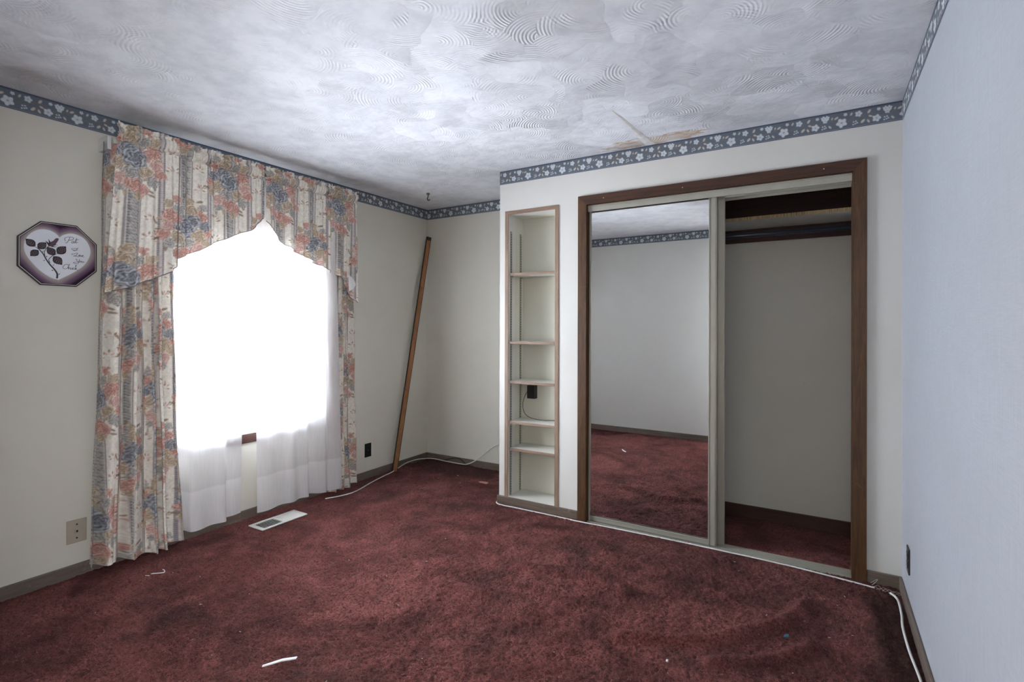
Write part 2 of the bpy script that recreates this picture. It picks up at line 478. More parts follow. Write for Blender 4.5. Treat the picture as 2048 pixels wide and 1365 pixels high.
BP = .268   # border repeat (m)
def paint_border(res=.0022):
    w = int(BP/res); h = int(HB/res)
    xs = (np.arange(w)+.5)/w*BP; ts = (np.arange(h)+.5)/h   # t: 0 top
    Xg, Tg = np.meshgrid(xs, ts); Zg = Tg*HB
    c = canvas(w, h, lin(102, 110, 120))
    white, pale, cream, brown = lin(205, 212, 216), lin(170, 180, 188), lin(206, 196, 182), lin(150, 122, 106)
    def dist(s, t): return wrapd(Xg-s*BP, BP), Zg-t*HB
    # stems
    for k, (ph, am, o) in enumerate(((0, .12, .48), (2.1, .16, .56))):
        tt = o+am*np.sin(2*PI*Xg/BP*2+ph)
        over(c, np.clip(1.4-np.abs(Tg-tt)*HB/.0011, 0, 1)*.6, brown)
    def flower(s, t, r, n=5):
        dx, dz = dist(s, t); rr = np.hypot(dx, dz); th = np.arctan2(dz, dx)
        R = r*(.86+.14*np.cos(n*th+s*9))
        over(c, np.clip((R-rr)/.0012+.5, 0, 1), white)
        over(c, np.clip((R-rr)/.0012+.5, 0, 1)*np.clip(.5*np.cos(n*th+s*9+PI)-.05, 0, 1)*(rr > .2*r), pale)
        over(c, np.clip((r*.2-rr)/.001+.5, 0, 1), lin(165, 160, 150))
    def leaf(s, t, l, an):
        dx, dz = dist(s, t); a = dx*math.cos(an)+dz*math.sin(an); b = -dx*math.sin(an)+dz*math.cos(an)
        q = (a/(l*1.25))**2+(b/(l*.60))**2
        over(c, np.clip((1-q)*2, 0, 1), cream)
        over(c, np.clip((1-q)*2, 0, 1)*np.clip(1-np.abs(b)/.0009, 0, 1)*.7, brown)
    def berries(s, t):
        for ds, dt in ((-.018, -.05), (.02, -.07), (-.025, .09), (.012, .06), (.04, .03)):
            dx, dz = dist(s+ds, t+dt); over(c, np.clip((.0034-np.hypot(dx, dz))/.0012+.5, 0, 1), white)
    K = HB
    flower(.0, .68, .20*K); flower(.442, .64, .26*K); flower(.717, .30, .17*K)
    for ds, dt in ((-.03, -.05), (.03, -.05), (.0, .10)): flower(.168+ds, .30+dt, .13*K)
    flower(.504, .22, .09*K); flower(.035, .22, .09*K)
    for s, t, l, an in ((.248, .77, .085, .9), (.283, .33, .065, -1.2), (.355, .34, .095, -.5), (.60, .25, .08, -1.1),
                        (.785, .72, .11, -.8), (.872, .76, .09, 1.1), (.885, .26, .10, -1.0), (.905, .52, .085, .4)):
        leaf(s, t, l*K, an)
    berries(.142, .74); berries(.655, .735)
    for a, b, col in ((0, .035, lin(70, 80, 96)), (.035, .055, lin(150, 156, 164)), (.055, .085, lin(86, 94, 112)),
                      (.90, .925, lin(86, 94, 112)), (.925, .95, lin(158, 164, 172)), (.95, 1.01, lin(72, 80, 98))):
        c[(Tg >= a) & (Tg < b)] = col
    return c
BORDER = paint_border()

FPX_, FPY_ = .54, .64      # curtain print repeat (m)
def paint_fabric(res=.0022):
    w = int(FPX_/res); h = int(FPY_/res)
    xs = (np.arange(w)+.5)/w*FPX_; zs = (np.arange(h)+.5)/h*FPY_
    X, Z = np.meshgrid(xs, zs)
    rng = np.random.default_rng(5)
    c = canvas(w, h, lin(238, 232, 220))
    # slubby ground
    c *= (1+.05*(rng.random((h, w, 1))-.5))
    # stripes
    for x0 in (.135, .405):
        d = wrapd(X-x0, FPX_)
        m = np.clip((.030-np.abs(d))/.002+.5, 0, 1)
        over(c, m*.8, lin(160, 157, 156))
        # damask scrolls inside the stripe
        sc = np.sin(2*PI*(Z/.064)+3.2*np.sin(2*PI*Z/.032+d*120))*np.cos(d*190+2.5*np.sin(2*PI*Z/.064))
        over(c, m*np.clip(sc*2.5-.3, 0, 1)*.85, lin(116, 116, 121))
        over(c, m*np.clip(-sc*2.5-.5, 0, 1)*.75, lin(212, 206, 194))
        for e in (-.037, .037):
            over(c, np.clip((.0032-np.abs(d-e))/.0015+.5, 0, 1)*.85, lin(140, 132, 138))
    for x0 in (.0, .27):
        d = wrapd(X-x0, FPX_)
        for e in (-.0085, .0085):
            m = np.clip((.0042-np.abs(d-e))/.0015+.5, 0, 1)
            over(c, m*.85, lin(148, 141, 146))
            over(c, m*np.clip(np.sin(2*PI*Z/.012)*2, 0, 1)*.6, lin(114, 109, 118))
        over(c, np.clip((.0035-np.abs(d))/.0015+.5, 0, 1)*.6, lin(190, 176, 182))
    jag = (vnoise(h, w, h//3, w//3, rng)-.5)*.010+(vnoise(h, w, h//8, w//8, rng)-.5)*.014
    BL = (lin(84, 88, 99), lin(138, 142, 151), lin(200, 202, 203))
    CO = (lin(164, 104, 94), lin(206, 156, 142), lin(232, 204, 190))
    TA = (lin(146, 122, 98), lin(190, 170, 144), lin(226, 214, 194))
    GR = (lin(126, 124, 122), lin(178, 174, 168), lin(220, 215, 206))
    PK = (lin(178, 128, 122), lin(214, 176, 166), lin(234, 212, 200))
    def rose(x, z, r, pal, seed):
        dx, dz = wrapd(X-x, FPX_), wrapd(Z-z, FPY_)
        rr = np.hypot(dx, dz*1.08); th = np.arctan2(dz, dx)
        n = 5+seed % 3
        R = r*1.28*(.93+.05*np.cos(n*th+seed)+.04*np.cos(2*n*th+2.3*seed))
        m = np.clip((R+jag-rr)/.0025+.5, 0, 1)*.92
        q = rr/r+jag*9
        sw = np.sin(n*th*.5*2+seed+7.5*q+1.2*np.sin(3*th+seed*1.7))
        ring = np.sin(17*q+2.0*np.sin(n*th+seed*2.1))
        s = .52+.26*sw+.34*ring
        s = np.clip(s*(.62+.45*q), 0, 1)[..., None]
        col = np.where(s < .5, pal[0]*(1-2*s)+pal[1]*2*s, pal[1]*(2-2*s)+pal[2]*(2*s-1))
        c[:] = c*(1-m[..., None])+col*m[..., None]
        over(c, np.clip(1-np.abs(rr-R-jag+.0012)/.0018, 0, 1)*.55, pal[2])
    def leaf(x, z, l, an, col, wd=.34):
        dx, dz = wrapd(X-x, FPX_), wrapd(Z-z, FPY_)
        a = dx*math.cos(an)+dz*math.sin(an); b = -dx*math.sin(an)+dz*math.cos(an)
        q = (a/l)**2+(b/(l*wd))**2
        m = np.clip((1-q)*1.6, 0, 1)
        over(c, m*.85, col)
        over(c, m*np.clip(1-np.abs(b)/.0014, 0, 1)*.5, col*1.6)
    def cluster(cx, cz, flip):
        for k in range(70):
            an = rng.random()*2*PI; d = .04+.13*rng.random()
            leaf(cx+d*.95*math.cos(an), cz+d*1.25*math.sin(an), .014+.014*rng.random(), an+rng.normal()*.6,
                 [TA[0], TA[1], lin(150, 146, 138), lin(120, 100, 84)][k % 4])
        L = [(-.085, .085, .032, CO), (-.03, .115, .030, TA), (.04, .105, .030, GR), (.09, .06, .036, CO), (.105, -.005, .028, PK),
             (-.105, .03, .030, BL), (-.07, -.03, .034, TA), (-.02, -.075, .036, GR), (.06, -.06, .034, TA), (.09, -.10, .030, GR),
             (-.07, -.105, .028, PK), (.0, -.135, .034, CO), (.045, -.15, .026, CO), (-.04, .055, .034, BL), (.05, .03, .030, CO),
             (.10, .12, .022, TA), (-.115, -.07, .022, TA), (.0, .01, .048, BL)]
        L = [(-.02, .165, .024, TA), (.06, .160, .022, CO), (-.09, .135, .024, GR), (.125, -.05, .026, CO), (-.12, -.01, .026, CO), (.02, -.185, .024, TA), (-.06, -.15, .024, GR), (.105, .02, .026, TA)]+L
        for i, (dx, dz, r, pal) in enumerate(L):
            rose(cx+dx*flip, cz+dz, r, pal, i+3*(flip > 0))
    def sprig(cx, cz, k):
        for j in range(9):
            an = PI/2+(j-4)*.42+rng.normal()*.2; d = .012+.026*rng.random()
            leaf(cx+d*math.cos(an), cz+d*math.sin(an), .010, an, [TA[0], TA[1], CO[1]][(j+k) % 3], .45)
        over(c, np.clip(1-np.abs(wrapd(X-cx, FPX_))/.0012, 0, 1)*(np.abs(wrapd(Z-cz+.02, FPY_)) < .025)*.6, TA[0])
    cluster(.135, .32, 1); cluster(.405, .0, -1)
    for x, z in ((.05, .60), (.23, .02), (.045, .08), (.22, .55), (.33, .30), (.48, .36), (.325, .40), (.49, .25)):
        sprig(x, z, int(x*50))
    c *= (1+.26*(vnoise(h, w, h//2, w//2, rng)-.5)+.16*(vnoise(h, w, h//6, w//6, rng)-.5))[..., None]
    return np.clip(c, 0, 1)
FABRIC = paint_fabric()
def sample(c, u, v, pu, pv):
    h, w, _ = c.shape
    x = (u/pu % 1)*w-.5; y = (v/pv % 1)*h-.5
    x0 = np.floor(x).astype(int); y0 = np.floor(y).astype(int); fx = (x-x0)[..., None]; fy = (y-y0)[..., None]
    g = lambda yy, xx: c[yy % h, xx % w]
    return (g(y0, x0)*(1-fx)+g(y0, x0+1)*fx)*(1-fy)+(g(y0+1, x0)*(1-fx)+g(y0+1, x0+1)*fx)*fy

# ------------------------------------------------------------------ room shell
WY0, WY1, WZ0, WZ1 = -1.64, -.62, .595, 1.92     # window opening
o = link('wall_left', slab(1, 0, -.13, 0, YR-.12, YB+.12, 0, H, [(WY0, WY1, WZ0, WZ1)]), M['wall'])
struct(o, 'cream painted wall with the curtained window', 'wall')
o = link('wall_back', slab(0, 1, YB, YB+.12, 0, XB, 0, H), M['wall']); struct(o, 'cream wall of the recess behind the leaning stick', 'wall')
o = link('wall_recess_side', slab(1, 0, XB, XB+.045, .10, YB, 0, H), M['wall_front']); struct(o, 'side of the closet bump-out facing the window', 'wall')
NX0, NX1, NZ0, NZ1, ND = 1.362, 1.739, .074, 2.116, .205
o = link('wall_closet', slab(0, 1, 0, .10, XB, WX, 0, H, [(NX0, NX1, NZ0, NZ1), (IL, IR, 0, IT)]), M['wall_front'])
struct(o, 'off-white wall around the closet and the bookshelf niche', 'wall')
o = link('wall_right', slab(1, 0, WX, WX+.12, YR, YB+.12, 0, H), M['paper']); struct(o, 'right wall in pale blue textured wallpaper', 'wall')
o = link('wall_rear', slab(0, 1, YR-.12, YR, 0, 4.9, 0, H, [(2.42, 3.60, 0, 2.07)]), M['wall_front']); struct(o, 'cream rear wall mirrored in the sliding door', 'wall')
# unseen hall behind the camera; its end opening is added to admit fill light
HY = -4.35
o = link('wall_hall_back', slab(0, 1, HY-.1, HY, 2.0, 4.9, 0, H), M['wall_front']); struct(o, 'long wall of the hall behind the bedroom', 'wall')
o = link('wall_hall_end', slab(1, 0, 4.7, 4.8, HY, YR-.12, 0, H, [(HY+.1, YR-.2, .65, 2.15)]), M['wall_front']); struct(o, 'end wall of the hall with an opening added for fill light', 'wall')
o = link('wall_hall_side', slab(1, 0, 1.9, 2.0, HY, YR-.12, 0, H), M['wall_front']); struct(o, 'blind end wall of the hall', 'wall')
o = box('floor_hall', M['carpet'], None, 1.9, 4.9, HY-.1, YR, -.05, .004); struct(o, 'dark red hall carpet', 'floor')
o = box('ceiling_hall', M['white_paint'], None, 1.9, 4.9, HY-.1, YR-.12, H, H+.05); struct(o, 'white hall ceiling', 'ceiling')
o = box('ceiling', M['ceiling'], None, -.13, WX+.12, YR-.12, YB+.12, H, H+.06); struct(o, 'white plaster ceiling brushed in overlapping swirls', 'ceiling')
# closet interior
o = link('wall_closet_back', slab(0, 1, .62, .66, XB+.045, WX, 0, 1.98), M['wall']); struct(o, 'cream back wall inside the closet', 'wall')
o = box('wall_closet_upper', M['closet_wood_and_shade'], None, XB+.045, WX, .62, .66, 1.98, H); struct(o, 'back wall above the closet shelf with its shade in the dark colour', 'wall')  # shade of the unlit upper closet put into the wall colour
o = link('wall_closet_side', slab(1, 0, 1.84, 1.87, .10, .62, 0, H), M['wall']); struct(o, 'cream side wall inside the closet', 'wall')
o = box('ceiling_closet', M['closet_wood_and_shade'], None, 1.87, WX, .10, .62, 2.30, 2.33); struct(o, 'closet ceiling with its shade in the dark colour', 'ceiling')  # ceiling darkened in colour for the same lack of light
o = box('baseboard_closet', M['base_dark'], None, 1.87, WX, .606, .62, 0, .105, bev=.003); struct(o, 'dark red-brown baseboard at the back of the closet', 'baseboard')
# outdoor ground
o = box('ground_outside', M['ground'], None, -30, -.2, -25, 25, -.6, -.5); struct(o, 'pale ground outside the window', 'ground')

# carpet as real relief
def build_floor():
    st = .0068
    x = np.arange(0, WX+st, st); y = np.arange(YR, YB+st, st)
    X, Y = np.meshgrid(x, y); h, w = X.shape
    r = np.random.default_rng(3)
    Z = .0065+.0100*(r.random((h, w))-.5)
    Z += .006*vnoise(h, w, h//3, w//3, r)+.005*vnoise(h, w, h//6, w//6, r)+.006*vnoise(h, w, 16, 16, r)
    def ridge(pts, wd, am):
        nonlocal Z
        P = catmull(pts, 10); d = np.full(X.shape, 9.)
        for (ax, ay), (bx, by) in zip(P[:-1], P[1:]):
            L2 = (bx-ax)**2+(by-ay)**2+1e-9
            t = np.clip(((X-ax)*(bx-ax)+(Y-ay)*(by-ay))/L2, 0, 1)
            d = np.minimum(d, np.hypot(X-ax-t*(bx-ax), Y-ay-t*(by-ay)))
        Z += am*np.exp(-(d/wd)**2)
    ridge([(2.60, -1.12), (2.90, -.98), (3.05, -.80), (3.18, -.64), (3.25, -.42)], .030, .036)
    ridge([(2.95, -1.10), (3.14, -.97), (3.28, -.78)], .028, .028)
    ridge([(1.92, -.80), (2.28, -.70), (2.49, -.76)], .05, .022)
    ridge([(1.70, -1.17), (2.0, -1.10), (2.2, -1.16)], .05, .018)
    ridge([(1.95, -.36), (2.12, -.30), (2.3, -.40)], .05, .010)
    ridge([(3.50, -.30), (3.515, -.47), (3.53, -.85)], .035, .014)
    ridge([(.40, .15), (.55, .28), (.72, .37)], .06, .012)
    ridge([(.0, .40), (.12, .50), (.3, .52)], .05, .012)
    edge = np.minimum.reduce([X, WX-X, Y-YR])
    Z = np.where(edge < .05, Z*.8, Z)
    # keep the pile below the register and the sliding-door track
    Z = np.where((X > .12) & (X < .31) & (Y > -1.25) & (Y < -.86), np.minimum(Z, .008), Z)
    Z = np.where((Y > -.01) & (Y < .10) & (X > IL-.1) & (X < IR+.1), np.minimum(Z, .003), Z)
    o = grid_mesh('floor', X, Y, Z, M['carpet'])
    struct(o, 'dark red plush carpet with rumples, soiling and dark patches', 'floor')
build_floor()

# wallpaper border strips
def border(name, p0, p1, nrm, label, s0=0.):
    p0, p1, nrm = Vector(p0), Vector(p1), Vector(nrm)
    L = (p1-p0).length; st = .0024
    s = np.linspace(0, L, int(L/st)+2); tz = np.linspace(0, 1, 41)
    S, T = np.meshgrid(s, tz)
    col = sample(BORDER, S+s0, np.clip(T*HB, .0005, HB-.0005), BP, HB)
    d = (p1-p0)/L
    X = p0.x+d.x*S+nrm.x*.0015; Y = p0.y+d.y*S+nrm.y*.0015; Z = H-T*HB-.0005
    o = grid_mesh(name, X, Y, Z, M['border'], None, col, False)
    struct(o, label, 'wallpaper border')
border('trim_1', (0, YR, 0), (0, YB, 0), (1, 0, 0), 'dark blue floral wallpaper border above the window wall')
border('trim_2', (0, YB, 0), (XB, YB, 0), (0, -1, 0), 'dark blue floral wallpaper border along the recess back wall', .1)
border('trim_3', (XB, 0, 0), (WX, 0, 0), (0, -1, 0), 'grey-blue floral wallpaper border above the closet', .15)
border('trim_4', (WX, 0, 0), (WX, YR, 0), (-1, 0, 0), 'grey-blue floral wallpaper border on the right wall', .05)
border('trim_5', (WX, YR, 0), (0, YR, 0), (0, 1, 0), 'floral wallpaper border on the rear wall, seen in the mirror', .02)
border('trim_6', (XB, YB, 0), (XB, 0, 0), (-1, 0, 0), 'floral wallpaper border on the side of the closet bump-out', .07)

def baseboard(name, m, pts, label, hgt=BBH):
    """profile extruded along segments of axis-aligned boxes"""
    mb = MB()
    for (x0, x1, y0, y1) in pts: mb.box(x0, x1, y0, y1, 0, hgt, bev=.004)
    o = mb.build(name, m); struct(o, label, 'baseboard')
BT = .013
baseboard('baseboard_left', M['base_y'], [(0, BT, YR, YB)], 'brown baseboard under the window')
baseboard('baseboard_back', M['base_x'], [(BT, XB, YB-BT, YB)], 'brown baseboard in the recess')
baseboard('baseboard_recess_side', M['base_y'], [(XB-BT, XB, 0, YB-BT)], 'brown baseboard round the side of the bump-out')
baseboard('baseboard_niche', M['base_x'], [(XB-BT, OL, -BT, 0)], 'worn tan baseboard under the bookshelf niche')
baseboard('baseboard_corner', M['base_x'], [(OR_, WX, -BT, 0)], 'short dark baseboard right of the closet')
baseboard('baseboard_right', M['base_y'], [(WX-BT, WX, YR, -BT)], 'grey-brown baseboard along the wallpapered wall')
baseboard('baseboard_rear', M['base_x'], [(0, 2.42, YR, YR+BT)], 'brown baseboard of the rear wall')

# ------------------------------------------------------------------ window
win = empty('window_1', (0, (WY0+WY1)/2, WZ0)); struct(win, 'tall white sash window blown out by daylight behind the sheers', 'window')
def wbar(name, y0, y1, z0, z1, x0=-.10, x1=-.05, m='white_paint'):
    return box(name, M[m], win, x0, x1, y0, y1, z0, z1, bev=.004)
jw = .04
wbar('jamb', WY0, WY0+jw, WZ0, WZ1, -.12, -.01); wbar('jamb', WY1-jw, WY1, WZ0, WZ1, -.12, -.01)
wbar('head', WY0+jw, WY1-jw, WZ1-jw, WZ1, -.12, -.01); wbar('sill', WY0+jw, WY1-jw, WZ0, WZ0+.025, -.13, -.01)
zm = (WZ0+WZ1)/2
for z0, z1, x0 in ((WZ0+.025, zm+.02, -.075), (zm-.02, WZ1-jw, -.11)):
    sash = wbar('sash_rail', WY0+jw, WY1-jw, z0, z0+.05, x0, x0+.03)
    wbar('sash_rail', WY0+jw, WY1-jw, z1-.04, z1, x0, x0+.03)
    wbar('sash_stile', WY0+jw, WY0+jw+.04, z0+.05, z1-.04, x0, x0+.03); wbar('sash_stile', WY1-jw-.04, WY1-jw, z0+.05, z1-.04, x0, x0+.03)
    box('pane', M['glass'], win, x0+.013, x0+.017, WY0+jw+.04, WY1-jw-.04, z0+.05, z1-.04)
wbar('stool', WY0-.03, WY1+.03, WZ0-.015, WZ0+.002, -.02, .012)
box('apron', M['base_dark'], win, 0, .010, WY0, WY1, WZ0-.075, WZ0-.015, bev=.003)
# raised blind at the head of the window
bl = empty('window_blind', (-.035, -1.07, 1.70), 'white slatted blind drawn up at the head of the window', 'blind')
box('headrail', M['white_metal'], bl, -.047, -.012, WY0+.05, WY1-.05, WZ1-jw-.035, WZ1-jw, bev=.003)
for k in range(8):
    z = WZ1-jw-.055-k*.019
    mb = MB(); mb.add([(-.044, WY0+.05, z-.005), (-.016, WY0+.05, z+.005), (-.016, WY1-.05, z+.005), (-.044, WY1-.05, z-.005),
                       (-.044, WY0+.05, z-.0065), (-.016, WY0+.05, z+.0035), (-.016, WY1-.05, z+.0035), (-.044, WY1-.05, z-.0065)],
                      [[0, 1, 2, 3], [7, 6, 5, 4], [0, 4, 5, 1], [1, 5, 6, 2], [2, 6, 7, 3], [3, 7, 4, 0]])
    mb.build('slat', M['white_metal'], bl)

# ------------------------------------------------------------------ curtains
def drape(name, yt, yb, zt, zb, xc, amp, n, ph, label, u0, seed):
    r = np.random.default_rng(seed)
    nu, nv = 330, 520
    t = np.linspace(0, 1, nu); s = np.linspace(0, 1, nv)
    T, S = np.meshgrid(t, s)                      # S: 0 bottom, 1 top
    wv = .05*np.sin(2*PI*1.3*T+ph)+.035*np.sin(2*PI*2.7*T+2*ph)
    drift = .018*np.sin(2*PI*S*.8+T*5+ph)*(1-S)
    P = 2*PI*n*(T+wv+drift)+ph
    k = 2.2+.9*np.sin(5*T+ph)
    prof = np.tanh(k*np.sin(P))/np.tanh(k)
    A = amp*(.62+.5*(1-S))*(.8+.3*np.sin(3.1*2*PI*T+ph))
    X = xc+A*prof+.006*np.sin(2*PI*(S*3+T*2))
    y0 = yb[0]+(yt[0]-yb[0])*S**.7; y1 = yb[1]+(yt[1]-yb[1])*S**.7
    Y = y0+(y1-y0)*T+.011*np.sin(2*P)
    Z = zb+(zt-zb)*S+.012*(1-S)**6*np.sin(7*T+ph)
    # fabric coordinate = arc length of a mid row
    mid = nv//3
    du = np.hypot(np.diff(X[mid]), np.diff(Y[mid])); U = np.concatenate([[0], np.cumsum(du)])
    col = sample(FABRIC, np.broadcast_to(U[None, :], X.shape)+u0, Z+.05, FPX_, FPY_)
    o = grid_mesh(name, X, Y, Z, M['fabric'], None, col)
    tag(o, label, 'curtain', 'floral curtain panels')
    return o
drape('floral_curtain', (-1.985, -1.645), (-2.03, -1.575), 2.27, .045, .082, .050, 5.5, .6,
      'floral striped curtain panel hanging left of the window, beside the beige wall plate', .05, 1)
drape('floral_curtain', (-.545, -.285), (-.56, -.225), 2.27, .03, .078, .032, 4.5, 2.0,
      'floral striped curtain panel hanging right of the window, near the black outlet', .20, 2)

def interp(pts, y):
    P = np.array(pts); return np.interp(y, P[:, 0], P[:, 1])
def smooth_interp(pts, y):
    q = np.array(catmull(pts, 12)); return np.interp(y, q[:, 0], q[:, 1])

def valance_piece(name, ya, yb_, prof, xc, parent, u0, seed, shear=0., top=2.372, full=1.06, fold=.013, edge=False):
    nu, nv = int((yb_-ya)/.0026), 300
    t = np.linspace(0, 1, nu); y = ya+(yb_-ya)*t
    zb = smooth_interp(prof, y)
    s = np.linspace(0, 1, nv)[:, None]
    Z = zb[None, :]+(top+.004*np.sin(60*y)[None, :]-zb[None, :])*s
    dpt = np.clip((top-Z)/.9, 0, 1)
    yy = y[None, :]
    f = np.sin(2*PI*yy/.150+seed)+.6*np.sin(2*PI*yy/.083+2.2*seed+1.5*Z)+.35*np.sin(2*PI*yy/.039+3*seed)
    ruf = .8*np.sin(2*PI*yy/.045+seed)+.7*np.sin(2*PI*yy/.021+seed*2)
    X = xc+fold*f*(.35+1.5*dpt)
    hd = np.clip((Z-2.285)/.02, 0, 1)
    X = X+.006*ruf*hd - .016*np.exp(-((Z-2.285)/.008)**2) + .010*np.exp(-((Z-2.325)/.022)**2) - .008*np.exp(-((Z-2.352)/.006)**2)
    X = X+.004*ruf*np.exp(-((Z-2.26)/.03)**2)
    Y = yy+shear*np.clip((2.3-Z)/.85, 0, 1)*(1-t)[None, :] + .006*np.cos(2*PI*yy/.150+seed)*dpt
    col = sample(FABRIC, (yy-ya)*full+u0+Z*0, Z+.05, FPX_, FPY_)
    o = grid_mesh(name, X, Y, Z, M['fabric'], parent, col)
    path = [(X[0, i]+.001, Y[0, i], Z[0, i]) for i in range(0, nu, 5)]
    if edge: path += [(X[j, -1]+.001, Y[j, -1], Z[j, -1]) for j in range(4, nv-40, 6)]
    MB().tube(path, .0026, 6).build('edge_piping', M['piping'], o)
    return o
val = empty('valance', (.15, -1.14, 2.3), 'gathered floral valance with arched lower edge across the top of the window', 'valance')
valance_piece('swag', -1.70, -1.105, [(-1.72, 1.675), (-1.66, 1.690), (-1.55, 1.745), (-1.419, 1.822), (-1.28, 1.895), (-1.20, 1.935), (-1.105, 2.03)], .140, val, .30, 1.)
valance_piece('swag', -1.100, -.325, [(-1.11, 2.03), (-1.085, 1.985), (-1.02, 1.945), (-.985, 1.885), (-.83, 1.815), (-.666, 1.755), (-.56, 1.715), (-.482, 1.675), (-.41, 1.59), (-.333, 1.49)], .140, val, .02, 2.3)
valance_piece('jabot', -1.958, -1.655, [(-1.96, 1.475), (-1.8, 1.55), (-1.655, 1.645)], .180, val, .045, 4.1, shear=-.05, edge=True)
# white lining of the turned-over corner on the right
mb = MB(); pts = catmull([(.182, -.435, 1.70), (.188, -.40, 1.68), (.19, -.372, 1.635), (.19, -.39, 1.60), (.186, -.432, 1.575)], 6)
mb.prism(pts, (-.003, 0, 0)); mb.build('turned_lining', M['lining'], val)

rod = empty('curtain_rod', (.10, -1.14, 2.30), 'white flat curtain rod with wall brackets behind the valance', 'curtain rod')
box('rod', M['white_paint'], rod, .104, .110, -1.95, -.33, 2.272, 2.298, bev=.002)
for y in (-1.965, -.325):
    box('bracket', M['white_paint'], rod, 0, .110, y-.012, y+.006, 2.235, 2.305, bev=.003)

def sheer(name, bot, top, zt, zb, label, hem):
    q = np.array(catmull([(a, b) for a, b in bot], 14)); p = np.array(catmull([(a, b) for a, b in top], 14))
    n = 200
    def rs(q):
        d = np.concatenate([[0], np.cumsum(np.hypot(*np.diff(q, axis=0).T))]); d /= d[-1]
        tt = np.linspace(0, 1, n); return np.stack([np.interp(tt, d, q[:, 0]), np.interp(tt, d, q[:, 1])], 1)
    q, p = rs(q), rs(p)
    def grid(z0, z1, nv, dx=0):
        s = np.linspace(0, 1, nv)[:, None]; Z = z0+(z1-z0)*s+0*q[None, :, 0]
        k = np.clip((Z-zb)/(zt-zb), 0, 1)
        rip = .003*np.sin(np.linspace(0, 60, n))[None, :]*k
        return q[None, :, 1]*(1-k)+p[None, :, 1]*k+rip+dx, q[None, :, 0]*(1-k)+p[None, :, 0]*k, Z
    root = empty(name, (.06, (bot[0][0]+bot[-1][0])/2, zb), label, 'sheer curtain', 'sheer curtain panels')
    grid_mesh('panel', *grid(zb+hem, zt, 60), M['sheer'], root)
    grid_mesh('hem', *grid(zb, zb+hem, 12), M['sheer_hem'], root)
    X, Y, Z = grid(zb+hem-.003, zb+hem+.003, 3, .0015)
    grid_mesh('hem_stitching', X, Y, Z, M['lining'], root)
sheer('sheer_curtain', [(-1.570, .020), (-1.562, .070), (-1.553, .116), (-1.51, .125), (-1.43, .105), (-1.36, .128), (-1.338, .100), (-1.322, .060), (-1.27, .065), (-1.215, .055)],
      [(-1.635, .02), (-1.62, .06), (-1.60, .10), (-1.53, .085), (-1.45, .10), (-1.39, .085), (-1.33, .10), (-1.28, .080), (-1.24, .09), (-1.20, .08)], 2.24, .085,
      'white sheer curtain panel next to the left drape', .235)
sheer('sheer_curtain', [(-1.132, .105), (-1.06, .120), (-.95, .095), (-.87, .122), (-.80, .095), (-.742, .118), (-.722, .080), (-.69, .060), (-.655, .110), (-.61, .140), (-.575, .115), (-.557, .135), (-.50, .155), (-.462, .145), (-.453, .13)],
      [(-1.15, .09), (-1.06, .10), (-.95, .085), (-.87, .10), (-.80, .085), (-.74, .10), (-.72, .08), (-.69, .07), (-.66, .09), (-.62, .11), (-.59, .09), (-.57, .11), (-.55, .12), (-.52, .12), (-.50, .11)], 2.24, .065,
      'wide white sheer curtain panel with stitched hem, right of the gap', .235)

# ------------------------------------------------------------------ closet casing, tracks, doors
cas = empty('trim_7', (OL, 0, 0)); struct(cas, 'dark stained wooden casing round the closet opening', 'casing')
def cas_piece(name, ring, m):
    MB().prism([(x, 0, z) for x, z in ring], (0, -.016, 0)).build(name, m, cas)
cas_piece('casing_side', [(OL, 0), (IL, 0), (IL, IT), (OL, OT)], M['casing'])
cas_piece('casing_side', [(IR, 0), (OR_, 0), (OR_, OT), (IR, IT)], M['casing'])
cas_piece('casing_head', [(OL, OT), (IL, IT), (IR, IT), (OR_, OT)], M['casing_h'])
box('jamb', M['casing'], cas, IL-.002, IL+.004, 0, .10, 0, IT); box('jamb', M['casing'], cas, IR-.004, IR+.002, 0, .10, 0, IT)
box('head_jamb', M['casing_h'], cas, IL, IR, 0, .10, IT-.004, IT+.002)
for x, z in ((IL+.12, OT-.03), (IL+.62, OT-.03), (IR-.13, OT-.03)):
    MB().tube([(x, -.0155, z), (x, -.0175, z)], .003, 8).build('nail_hole', M['plaque_cream'], cas)

tk = empty('sliding_track', (IL, .03, 0), 'champagne metal sliding-door tracks at head and sill of the closet', 'door track')
mb = MB().box(IL+.004, IR-.004, .004, .010, IT-.046, IT-.004, bev=.0015)
mb.box(IL+.004, IR-.004, .002, .005, IT-.018, IT-.013)
mb.build('head_fascia', M['track_metal'], tk)
MB().box(IL+.004, IR-.004, .010, .092, IT-.012, IT-.004).build('head_channel', M['track_metal'], tk)
box('head_rear_lip', M['track_metal'], tk, IL+.004, IR-.004, .086, .092, IT-.058, IT-.012)
box('head_divider', M['track_metal'], tk, IL+.004, IR-.004, .043, .046, IT-.05, IT-.012)
sill = box('sill_plate', M['track_metal'], tk, IL+.004, IR-.004, -.004, .092, .003, .008)
for y in (.0, .024, .044, .066, .088): box('sill_rib', M['track_metal'], tk, IL+.004, IR-.004, y-.0025, y+.0025, .008, .019, bev=.0008)

